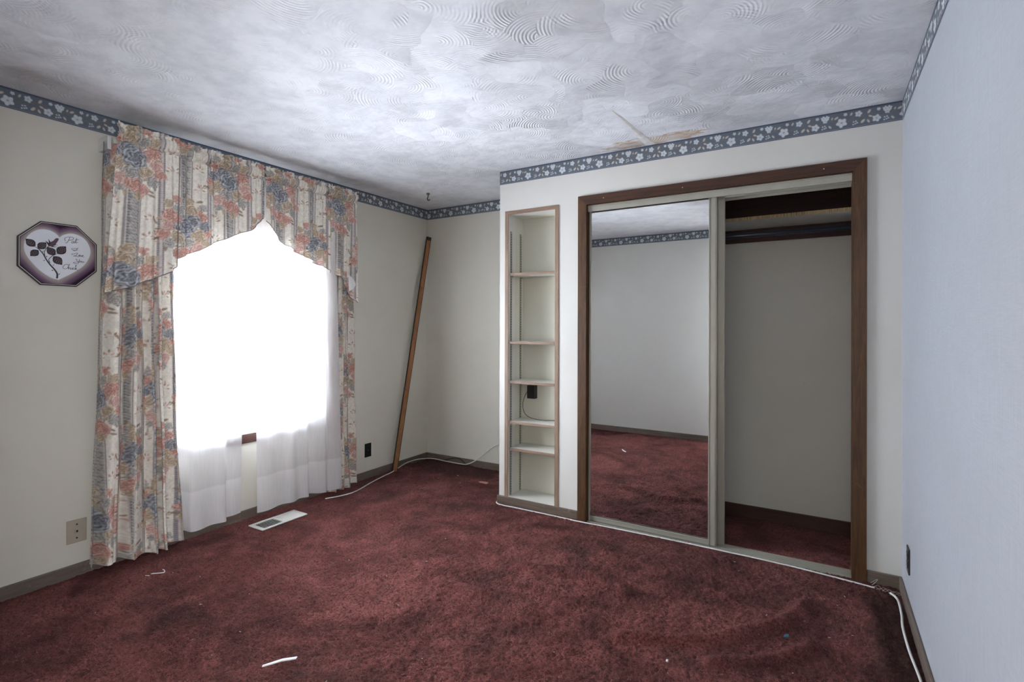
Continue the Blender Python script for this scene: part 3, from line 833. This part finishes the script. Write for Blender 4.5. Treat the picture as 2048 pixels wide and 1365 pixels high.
def mirror_door(x0, x1, y, label, tilt):
    d = empty('mirror_door', (x0, y, .02), label, 'sliding door', 'mirrored sliding closet doors')
    z0, z1 = .02, IT-.022
    sl, sr = .013, .042
    def part(n, m, *a, bev=0): 
        o = box(n, m, d, *a, bev=bev); return o
    part('stile', M['frame_metal'], x0, x0+sl, y-.010, y+.010, z0, z1, bev=.002)
    st = part('stile', M['frame_metal'], x1-sr, x1, y-.010, y+.010, z0, z1, bev=.003)
    part('stile_bead', M['frame_metal'], x1-sr-.004, x1-sr+.002, y-.013, y+.003, z0, z1, bev=.001)
    part('stile_bead', M['frame_metal'], x1-.012, x1-.008, y-.012, y-.009, z0, z1)
    part('rail', M['frame_metal'], x0+sl, x1-sr, y-.010, y+.010, z0, z0+.030, bev=.002)
    part('rail_bead', M['frame_metal'], x0+sl, x1-sr, y-.013, y-.008, z0+.026, z0+.034, bev=.001)
    part('rail', M['frame_metal'], x0+sl, x1-sr, y-.010, y+.010, z1-.012, z1, bev=.002)
    part('mirror', M['mirror'], x0+sl, x1-sr, y-.003, y+.003, z0+.030, z1-.012)
    d.rotation_euler.x = tilt
    return d
mirror_door(1.980, 2.784, .024, 'front mirrored sliding door with champagne frame, closed over the left half', -.0034)
mirror_door(2.012, 2.822, .064, 'second mirrored sliding door, only its metal edge showing behind the first', 0)

# closet shelf, cleat, rod
sh = empty('closet_shelf', (2.8, .44, 1.965), 'closet shelf board with raw particleboard front edge', 'shelf')
box('board', M['shelf_white'], sh, 1.87, WX, .252, .62, 1.965, 1.981)
box('front_edge', M['shelf_edge'], sh, 1.87, WX, .249, .252, 1.963, 1.982)
cl = empty('shelf_cleat', (2.8, .61, 1.87), 'dark wooden cleat under the closet shelf', 'cleat')
box('back_cleat', M['closet_wood_and_shade'], cl, 1.87, WX-.02, .602, .62, 1.878, 1.965, bev=.003)
box('end_cleat', M['closet_wood_and_shade'], cl, WX-.02, WX, .26, .62, 1.878, 1.965, bev=.003)
rd = empty('closet_rod', (2.8, .40, 1.885), 'dark blue-black closet hanging rod below the shelf', 'closet rod')
MB().tube([(1.875, .40, 1.895), (WX-.022, .40, 1.895)], .017, 20).build('rod', M['rod_black'], rd)
MB().tube([(WX-.032, .40, 1.895), (WX-.021, .40, 1.895)], .027, 20).build('rod_socket', M['rod_black'], rd)

# ------------------------------------------------------------------ bookshelf niche
nb = empty('bookshelf', (NX0, 0, NZ0), 'narrow built-in bookshelf niche with tan frame left of the closet', 'bookshelf')
th = .012
for nm, a in (('back_panel', (NX0, NX1, ND, ND+th, NZ0, NZ1)), ('side_panel', (NX0-th, NX0+.001, .0985, ND+th, NZ0, NZ1)),
              ('side_panel', (NX1-.001, NX1+th, .0985, ND+th, NZ0, NZ1)), ('top_panel', (NX0-th, NX1+th, .0985, ND+th, NZ1-.001, NZ1+th)),
              ('bottom_panel', (NX0, NX1, -.002, ND, NZ0-th, NZ0+.001))):
    box(nm, M['niche'] if nm != 'bottom_panel' else M['shelf_white'], nb, *a)
FW = .027
MB().prism([(NX0-FW, 0, .072), (NX0, 0, .072), (NX0, 0, NZ1), (NX0-FW, 0, NZ1+FW)], (0, -.006, 0)).build('face_frame', M['niche_wood_z'], nb)
MB().prism([(NX1, 0, .072), (NX1+FW, 0, .072), (NX1+FW, 0, NZ1+FW), (NX1, 0, NZ1)], (0, -.006, 0)).build('face_frame', M['niche_wood_z'], nb)
MB().prism([(NX0-FW, 0, NZ1+FW), (NX0, 0, NZ1), (NX1, 0, NZ1), (NX1+FW, 0, NZ1+FW)], (0, -.006, 0)).build('face_frame', M['niche_wood_x'], nb)
def mat_standard():
    t = NT('slotted_shelf_standard'); v = t.coord()
    z = t.n('ShaderNodeSeparateXYZ', {0: v}).outputs[2]
    w = t.math('FRACT', t.math('MULTIPLY', z, 55.))
    slot = t.math('MULTIPLY', t.math('GREATER_THAN', w, .45), 1.)
    t.set(Base_Color=t.mix(slot, (.36, .37, .36), (.05, .05, .05)), Roughness=.4, Metallic=.3)
    return t.m
M['standard'] = mat_standard()
for x, sgn in ((NX0, 1), (NX1, -1)):
    for y in (.030, .168):
        stn = MB().box(min(x, x+sgn*.006), max(x, x+sgn*.006), y-.009, y+.009, NZ0, 2.0).build('shelf_standard', M['frame_metal'], nb)
        xs = x+sgn*.0064
        MB().box(min(xs, xs-sgn*.001), max(xs, xs-sgn*.001), y-.004, y+.004, NZ0+.01, 1.99).build('slot_strip', M['standard'], stn)
SHZ = (1.676, 1.182, .896, .604, .411)
for z in SHZ:
    s_ = box('shelf', M['shelf_white'], nb, NX0+.008, NX1-.008, .008, ND-.004, z, z+.016)
    box('edge_band', M['niche_wood_x'], s_, NX0+.008, NX1-.008, .004, .008, z-.001, z+.017, bev=.0008)
    for y in (.030, .168):
        for x, sg in ((NX0+.007, 1), (NX1-.007, -1)):
            MB().prism([(x, y-.005, z-.001), (x+sg*.016, y-.005, z-.001), (x, y-.005, z-.014)], (0, .010, 0)).build('shelf_clip', M['frame_metal'], s_)

# ------------------------------------------------------------------ outlets and plates
def outlet(name, loc, axis, sgn, label, m='black_plastic'):
    """duplex outlet on a wall: axis = normal axis index, sgn = normal direction"""
    r = empty(name, loc, label, 'outlet')
    x, y, z = loc
    def b(n, mm, da, db, dz0, dz1, t0, t1, bev=0, par=None):
        if axis == 0: a = (min(x+sgn*t0, x+sgn*t1), max(x+sgn*t0, x+sgn*t1), y+da, y+db, z+dz0, z+dz1)
        else: a = (x+da, x+db, min(y+sgn*t0, y+sgn*t1), max(y+sgn*t0, y+sgn*t1), z+dz0, z+dz1)
        return box(n, M[mm], par or r, *a, bev=bev)
    b('plate', m, -.036, .036, -.058, .058, 0, .006, .0025)
    for dz in (-.020, .020):
        rc = b('receptacle', m, -.017, .017, dz-.014, dz+.014, .006, .0085, .001)
        for da in (-.007, .007): b('slot', 'dark_hole', da-.0012, da+.0012, dz-.003, dz+.006, .0083, .0088, 0, r)
    b('screw', 'frame_metal', -.0025, .0025, -.0025, .0025, .006, .0075)
    return r
outlet('wall_outlet', (0, -.062, .250), 0, 1, 'black duplex outlet on the window wall beside the right drape')
outlet('wall_outlet', (WX, -.245, .250), 0, -1, 'black duplex outlet low on the pale blue right wall')

jk = empty('wall_plate', (0, -2.065, .243), 'beige wall plate with a small jack left of the drape', 'wall plate')
box('plate', M['beige_plastic'], jk, 0, .006, -2.108, -2.022, .183, .303, bev=.003)
box('jack_frame', M['beige_plastic'], jk, .006, .009, -2.074, -2.056, .232, .254, bev=.001)
box('jack_hole', M['dark_hole'], jk, .0088, .0094, -2.069, -2.061, .237, .248)
for z in (.208, .278): MB().tube([(.0055, -2.065, z), (.0075, -2.065, z)], .004, 10).build('screw', M['dark_hole'], jk)

ad = empty('power_adapter', (1.46, ND-.02, .81), 'black power adapter plugged in at the back of the niche, cord looping down', 'adapter')
box('body', M['black_plastic'], ad, 1.424, 1.492, ND-.040, ND, .770, .868, bev=.004)
MB().tube([(1.474, .165, .862), (1.435, .155, .825), (1.404, .15, .76), (1.405, .14, .70), (1.435, .13, .655), (1.50, .12, .634), (1.60, .12, .630), (1.72, .13, .640)], .0022, 6, 8).build('cord', M['black_cord'], ad)

# ------------------------------------------------------------------ floor register
VX0, VX1, VY0, VY1 = .140, .290, -1.215, -.880
rg = empty('floor_register', ((VX0+VX1)/2, (VY0+VY1)/2, .012), 'white metal floor register in the carpet under the window', 'floor vent')
z0, z1 = .012, .018
me = slab(0, 1, 0, 1, 0, 1, 0, 1)
bpy.data.meshes.remove(me)
mb = MB(); b_ = .020
mb.box(VX0, VX0+b_, VY0, VY1, z0, z1, bev=.0015); mb.box(VX1-b_, VX1, VY0, VY1, z0, z1, bev=.0015)
mb.box(VX0+b_, VX1-b_, VY0, VY0+.026, z0, z1, bev=.0015); mb.box(VX0+b_, VX1-b_, VY1-.026, VY1, z0, z1, bev=.0015)
ym = (VY0+VY1)/2; mb.box(VX0+b_, VX1-b_, ym-.008, ym+.008, z0, z1, bev=.0015)
mb.build('frame', M['white_metal'], rg)
box('duct', M['dark_hole'], rg, VX0+.01, VX1-.01, VY0+.01, VY1-.01, .004, .0085)
n = 10
for half, (a, b, an, hw) in enumerate(((VY0+.026, ym-.008, -1.0, .0022), (ym+.008, VY1-.026, .40, .0062))):
    for k in range(n):
        y = a+(b-a)*(k+.5)/n
        dy, dz = hw*math.cos(an), hw*math.sin(an)
        MB().prism([(VX0+b_, y-dy, .0130-dz), (VX0+b_, y+dy, .0130+dz), (VX0+b_, y+dy+.0008, .0140+dz), (VX0+b_, y-dy+.0008, .0140-dz)],
                   (VX1-VX0-2*b_, 0, 0)).build('slat', M['white_metal'], rg)

# ------------------------------------------------------------------ plaque
PC = Vector((.0, -2.144, 1.667))
pq = empty('wall_plaque', PC, 'octagonal heart plaque with a rose and script lettering left of the curtain', 'plaque')
def octa(h, c): return [(-h, -c), (-h, c), (-c, h), (c, h), (h, c), (h, -c), (c, -h), (-c, -h)]
def pp(a, b, x): return (x, PC.y+a, PC.z+b)
for nm, h, x0, x1, m in (('back_plate', .158, .0, .012, 'plaque_black'), ('cream_line', .153, .012, .0128, 'plaque_cream'), ('inner_line', .1505, .0128, .0134, 'plaque_black')):
    MB().prism([pp(a, b, x0) for a, b in octa(h, h*.457)], (x1-x0, 0, 0)).build(nm, M[m], pq)
HEART = [(-3, -128), (60, -84), (104, -41), (126, 8), (127, 45), (111, 83), (84, 106), (47, 113), (16, 101), (0, 86), (-14, 103), (-39, 116), (-69, 117), (-95, 105), (-117, 82), (-132, 51), (-135, 17), (-127, -16), (-106, -50), (-75, -88), (-34, -119)]
hp = catmull(HEART[:10], 6)[:-1]+catmull(HEART[9:]+[HEART[0]], 6)[:-1]
hp = [(a*.0010, b*.0010) for a, b in hp]
def plaque_face():
    k = np.linspace(-.148, .148, 150); A, B = np.meshgrid(k, k)
    hq = np.array(hp); D = np.full(A.shape, 9.)
    for i in range(len(hq)):
        (ax, ay), (bx, by) = hq[i], hq[(i+1) % len(hq)]
        L2 = (bx-ax)**2+(by-ay)**2+1e-12
        t = np.clip(((A-ax)*(bx-ax)+(B-ay)*(by-ay))/L2, 0, 1)
        D = np.minimum(D, np.hypot(A-ax-t*(bx-ax), B-ay-t*(by-ay)))
    f = np.clip(D/.050, 0, 1)
    sz = np.clip(.6+.5*np.abs(A*B)/.012+.6*np.exp(-((A)/.05)**2)*(B > .05), 0, 1.25)
    f = np.clip(f*sz*1.15, 0, 1)[..., None]
    c0, c1, c2 = lin(176, 168, 158), lin(122, 96, 118), lin(46, 20, 46)
    col = np.where(f < .45, c0*(1-f/.45)+c1*(f/.45), c1*(1-(f-.45)/.55)+c2*((f-.45)/.55))
    # squeeze the square grid into the octagon
    q = np.abs(A)+np.abs(B); lim = .148*1.457
    s = np.where(q > lim, lim/np.maximum(q, 1e-6), 1)
    return grid_mesh('face', np.full(A.shape, .0139), PC.y+A*s, PC.z+B*s, M['plaque'], pq, col, False)
plaque_face()
MB().prism([pp(a, b, .0141) for a, b in hp], (.0022, 0, 0)).build('heart', M['plaque_white'], pq)
XF = .0166
def strokes(name, polys, r, m, par=pq, sm=5):
    mb = MB()
    for P in polys: mb.tube([pp(a/1000, b/1000, XF) for a, b in P], r, 6, sm)
    return mb.build(name, M[m], par)
strokes('stem', [[(-79, 16), (-64, -4), (-52, -30), (-37, -55), (-20, -77), (-9, -99), (-10, -121)]], lambda t: .0022+.0018*t, 'plaque_dark')
strokes('branch', [[(-37, -46), (-42, -32), (-37, -21), (-25, -7), (-11, 2)]], .0014, 'plaque_dark')
strokes('branch', [[(-57, -13), (-59, 4), (-53, 22), (-41, 38)]], .0014, 'plaque_dark')
strokes('branch', [[(-79, 16), (-93, 27)]], .0012, 'plaque_dark')
for a, b, da, db in ((-53, -17, 7, 4), (-58, -35, -6, -3), (-25, -57, 5, 6), (-25, -83, -8, 1), (-3, -101, 7, 5), (-66, 7, 5, 5)):
    mb = MB(); mb.prism([pp(a/1000, b/1000-.003, XF-.001), pp((a+da)/1000, (b+db)/1000, XF-.001), pp(a/1000, b/1000+.003, XF-.001)], (.0018, 0, 0)); mb.build('thorn', M['plaque_dark'], pq)
LV = [(-94, 28), (-126, 58), (-84, 19), (-55, 50), (-82, 12), (-109, -17), (-18, -6), (-46, 28), (-9, 2), (22, 40), (-24, -11), (7, -47)]
for i in range(0, 12, 2):
    (ax, ay), (bx, by) = LV[i], LV[i+1]
    dx, dy = bx-ax, by-ay; L = math.hypot(dx, dy); ux, uy = dx/L, dy/L; L *= 1.12
    ring = []
    for t, wd in ((0, 0), (.12, .17), (.3, .33), (.5, .37), (.7, .28), (.87, .12), (1, 0)): ring.append((ax+ux*L*t-uy*L*wd, ay+uy*L*t+ux*L*wd))
    for t, wd in ((.87, .12), (.7, .28), (.5, .37), (.3, .33), (.12, .17)): ring.append((ax+ux*L*t+uy*L*wd, ay+uy*L*t-ux*L*wd))
    lf = MB().prism([pp(a/1000, b/1000, XF-.0008) for a, b in ring], (.0022, 0, 0)).build('leaf', M['plaque_dark'], pq)
    vein = MB()
    for t in (.25, .42, .58, .73):
        for sg in (-1, 1):
            x0, y0 = ax+ux*L*t, ay+uy*L*t; wl = L*.25*(1-abs(t-.45))
            x1, y1 = x0+ux*wl*.6-sg*uy*wl, y0+uy*wl*.6+sg*ux*wl
            vein.tube([pp(x0/1000, y0/1000, XF+.0014), pp(x1/1000, y1/1000, XF+.0014)], .00055, 4)
    vein.build('leaf_veins', M['plaque_vein'], lf)
bud = [(-41, 38), (-37, 56), (-25, 66), (-14, 80), (-4, 80), (-6, 69), (-12, 57), (-18, 45), (-32, 37)]
MB().prism([pp(a/1000, b/1000, XF-.0008) for a, b in catmull(bud, 4, True)], (.0024, 0, 0)).build('rose_bud', M['plaque_mauve'], pq)
for P in ([(-43, 36), (-55, 62), (-39, 50)], [(-40, 42), (-44, 72), (-34, 54)], [(-33, 34), (-10, 36), (-30, 40)], [(-30, 40), (-6, 48), (-24, 47)]):
    MB().prism([pp(a/1000, b/1000, XF+.0004) for a, b in P], (.0016, 0, 0)).build('sepal', M['plaque_dark'], pq)
def word(name, a0, a1, b0, b1, polys, rise=0., r=.0011):
    out = [[(a0+(a1-a0)*x, b0+(b1-b0)*y+rise*x) for x, y in P] for P in polys]
    strokes(name, out, r, 'plaque_ink', pq, 5)
word('lettering', 20, 80, 58, 92, [
    [(.10, .35), (.02, .55), (.05, .85), (.28, 1.), (.55, .95), (.62, .72), (.48, .52), (.30, .50)], [(.36, .92), (.26, .45), (.14, .10), (.05, .18)],
    [(.62, .36), (.54, .34), (.48, .18), (.54, .06), (.62, .18), (.66, .36), (.65, .10), (.72, .10)],
    [(.72, .10), (.84, .82), (.78, .35), (.80, .10), (.92, .20)], [(.72, .52), (1., .60)]], 8)
word('lettering', 50, 76, 27, 42, [[(.1, .25), (.0, .5), (.3, .7), (.8, .75), (1., 1.), (.8, .5), (.6, .05), (.3, .0), (.15, .2)], [(.15, .2), (.6, .12), (1., .3)]], 1)
word('lettering', 50, 102, -4, 16, [[(.05, .45), (.0, .65), (.2, .75), (.45, 1.), (.42, .7), (.30, .15), (.15, .1), (.25, .3), (.45, .05), (.55, .15)],
    [(.55, .15), (.62, .5), (.56, .5), (.57, .2), (.66, .2), (.66, .5), (.72, .45)], [(.72, .45), (.76, .12), (.84, .5)], [(.84, .3), (.92, .45), (.88, .55), (.84, .3), (.9, .1), (1., .2)]], 1)
word('lettering', 56, 104, -40, -16, [[(.2, .9), (.3, 1.), (.33, .6), (.5, .5), (.55, 1.), (.45, .2), (.25, 0), (.0, .2), (.3, .35), (.6, .45)],
    [(.6, .45), (.66, .65), (.72, .5), (.64, .42), (.6, .52)], [(.74, .6), (.75, .42), (.83, .45), (.86, .62), (.87, .42), (1., .5)]], 1)
word('lettering', 13, 75, -74, -46, [[(.33, .85), (.30, 1.), (.15, .9), (.02, .5), (.05, .2), (.2, .15), (.32, .35)],
    [(.32, .35), (.44, 1.), (.40, .9), (.37, .15), (.43, .45), (.48, .4), (.49, .15), (.54, .2)], [(.54, .45), (.55, .18), (.61, .2), (.64, .45), (.65, .18)],
    [(.76, .42), (.72, .48), (.68, .3), (.72, .14), (.79, .22)], [(.79, .22), (.90, .95), (.86, .9), (.83, .12), (.85, .35), (.93, .45), (.88, .3), (.96, .1), (1., .15)]], -1)
mb = MB()
for a in (-30, -27, -18, -15, -9, 1, 4, 10, 13): mb.box(.0139, .0146, PC.y+a/1000-.0008, PC.y+a/1000+.0008, PC.z-.140, PC.z-.1365)
mb.build('small_date', M['plaque_vein'], pq)

# ------------------------------------------------------------------ leaning stick
stk = empty('wooden_stick', (.06, .195, .012), 'orange-brown wooden strip with dark edges leaning into the corner', 'stick')
A = Vector((.062, .195, .014)); B = Vector((.050, .668, 2.165)); d = (B-A).normalized()
fn = (CAM_POS-(A+B)/2); fn = Vector((.86, -.5, 0)); fn = (fn-d*fn.dot(d)).normalized(); sd = d.cross(fn).normalized()
def plank(name, m, w, t0, t1, e0=0., e1=0.):
    a, b = A+d*e0, B-d*e1
    MB().prism([a+sd*w/2+fn*t0, a-sd*w/2+fn*t0, a-sd*w/2+fn*t1, a+sd*w/2+fn*t1], b-a).build(name, m, stk)
plank('core', M['stick_edge'], .046, -.010, .008)
plank('face_veneer', M['stick'], .034, .008, .0105, .0, .035)

# ------------------------------------------------------------------ hook in the ceiling
hk = empty('ceiling_hook', (.43, .205, H), 'small dark swag hook screwed into the ceiling near the corner', 'hook')
MB().tube([(.43, .205, H), (.43, .205, H-.012)], .014, 14).build('base', M['brass_dark'], hk)
MB().tube([(.43, .205, H-.010), (.43, .205, H-.030), (.422, .205, H-.045), (.432, .205, H-.062), (.448, .205, H-.055)], .0045, 8, 6).build('hook_arm', M['brass_dark'], hk)

# peeling seam tape on the ceiling
tp = empty('ceiling_tape', (2.39, -.3, H), 'torn strip of seam tape peeling from the ceiling above the closet', 'tape')
mb = MB()
q = [(2.372, -.62, .001, .003), (2.378, -.50, .002, .010), (2.384, -.36, .003, .016), (2.39, -.22, .004, .022), (2.395, -.10, .004, .027), (2.40, -.012, .003, .030)]
vs = []; fs = []
for i, (x, y, dz, w) in enumerate(q):
    vs += [(x-w, y, H-.001), (x, y-.004, H-dz), (x+w*.5, y, H-dz*.55), (x+w, y, H-.001)]
    if i: 
        b = 4*(i-1)
        for k in range(3): fs.append([b+k, b+k+1, b+k+5, b+k+4])
mb.add(vs, fs); mb.build('tape_strip', M['tape'], tp)

# ------------------------------------------------------------------ cables
def cable(name, pts, r, m, label, cat='cable', sm=8):
    o = MB().tube(pts, r, 8, sm).build(name, m); tag(o, label, cat); return o
cable('white_cable', [(.150, -.62, .022), (.206, -.484, .022), (.205, -.36, .022), (.154, -.182, .024), (.105, .013, .024), (.075, .145, .022), (.040, .272, .028), (.024, .383, .042), (.022, .506, .042), (.030, .60, .034), (.10, .672, .030), (.253, .674, .026), (.458, .672, .026), (.526, .674, .040), (.599, .678, .079), (.681, .688, .144), (.762, .696, .209), (.816, .698, .242), (.90, .698, .272), (1.05, .698, .30)],
      .0042, M['white_plastic'], 'white cable snaking from the right drape past the stick and up the recess wall')
cable('white_cable', [(1.262, .30, .022), (1.262, .10, .022), (1.268, .0, .022), (1.300, -.040, .022), (1.360, -.046, .021), (1.50, -.042, .021), (1.80, -.040, .020), (1.93, -.046, .021), (2.10, -.038, .021), (2.45, -.030, .022), (2.80, -.028, .022), (3.15, -.036, .022), (3.42, -.060, .020), (3.54, -.075, .018)],
      .0042, M['white_plastic'], 'white cable laid along the carpet edge in front of the closet and niche')
cable('white_cable', [(3.600, -.105, .022), (3.618, -.145, .024), (3.624, -.20, .024), (3.622, -.32, .022), (3.614, -.43, .022), (3.615, -.617, .022), (3.626, -.813, .022), (3.632, -1.1, .022), (3.63, -1.6, .022)],
      .0052, M['white_plastic'], 'thicker white cable lying along the baseboard of the right wall')
cable('black_cord', [(.215, .688, .022), (.268, .684, .040), (.316, .680, .058), (.365, .682, .068), (.406, .682, .068), (.442, .684, .056), (.470, .686, .034), (.49, .688, .022)],
      .005, M['black_cord'], 'black cord looping against the baseboard in the recess', 'cord')
mb = MB(); rr = random.Random(4)
for k in range(11):
    x = 3.52+.012*k; y = -.075-.006*rr.random()-.004*k
    mb.tube([(x, y, .018), (x+.02, y-.006+.02*rr.random(), .024+.01*rr.random()), (x+.035+.01*rr.random(), y-.012+.02*rr.random(), .018)], .0007, 4, 4)
mb.tube([(3.525, -.03, .02), (3.545, -.022, .035), (3.555, -.03, .045), (3.545, -.045, .035), (3.53, -.05, .02)], .0012, 5, 6)
o = mb.build('frayed_threads', M['lint']); tag(o, 'frayed pale threads on the carpet in the corner right of the closet', 'threads', kind='stuff')

# ------------------------------------------------------------------ litter on the carpet
o = MB().prism([(1.508, -2.010, .026), (1.513, -2.016, .026), (1.548, -1.960, .028), (1.584, -1.922, .028), (1.578, -1.912, .028), (1.541, -1.950, .028)], (0, 0, .004)).build('plastic_sliver', M['paper_white'])
tag(o, 'long white plastic sliver lying on the carpet in the foreground', 'scrap')
o = MB().tube([(.345, -1.870, .026), (.395, -1.835, .030), (.372, -1.820, .030), (.345, -1.815, .026)], .0022, 6, 4).build('bent_wire', M['paper_white'])
tag(o, 'bent white wire on the carpet below the left drape', 'scrap')
o = MB().tube([(.34, -1.895, .026), (.36, -1.885, .026)], .0016, 6).build('thread_bit', M['paper_white']); tag(o, 'tiny white thread beside the bent wire', 'scrap')
o = MB().prism([(.90, .30, .024), (.985, .285, .026), (.99, .305, .03), (.955, .315, .027), (.91, .318, .024)], (0, 0, .007)).build('paper_scrap', M['pink_scrap'])
tag(o, 'salmon pink scrap on the carpet in the recess', 'scrap')
o = MB().prism([(3.180, -.790, .026), (3.20, -.782, .028), (3.198, -.765, .03), (3.184, -.768, .028)], (0, 0, .006)).build('paper_scrap', M['blue_scrap'])
tag(o, 'small dark blue scrap on the rumpled carpet', 'scrap')
bm = bmesh.new(); bmesh.ops.create_icosphere(bm, subdivisions=1, radius=.006)
for v in bm.verts: v.co = v.co*(1+.25*math.sin(v.co.x*900))+Vector((2.808, -1.186, .026))
me = bpy.data.meshes.new('lint_ball'); bm.to_mesh(me); bm.free()
o = link('lint_ball', me, M['paper_white']); tag(o, 'round white lint ball on the carpet in the centre foreground', 'lint')
mb = MB(); rr = random.Random(9)
for k in range(110):
    x, y = rr.uniform(.3, 3.55), rr.uniform(-2.2, -.08)
    if k % 5 == 0: x, y = rr.uniform(.2, 1.2), rr.uniform(.2, .62)
    if k % 5 == 1: x, y = rr.uniform(2.9, 3.58), rr.uniform(-1.1, -.1)
    if .12 < x < .31 and -1.25 < y < -.86: continue
    s = rr.uniform(.0008, .0017); a = rr.random()*PI; l = s*rr.choice((1, 1, 1.6, 4))
    ca, sa = math.cos(a), math.sin(a); z = .024
    mb.prism([(x-ca*l-sa*s, y-sa*l+ca*s, z), (x+ca*l-sa*s, y+sa*l+ca*s, z), (x+ca*l+sa*s, y+sa*l-ca*s, z), (x-ca*l+sa*s, y-sa*l-ca*s, z)], (0, 0, s))
o = mb.build('lint_specks', M['lint']); tag(o, 'pale lint specks scattered over the red carpet', 'lint', kind='stuff')
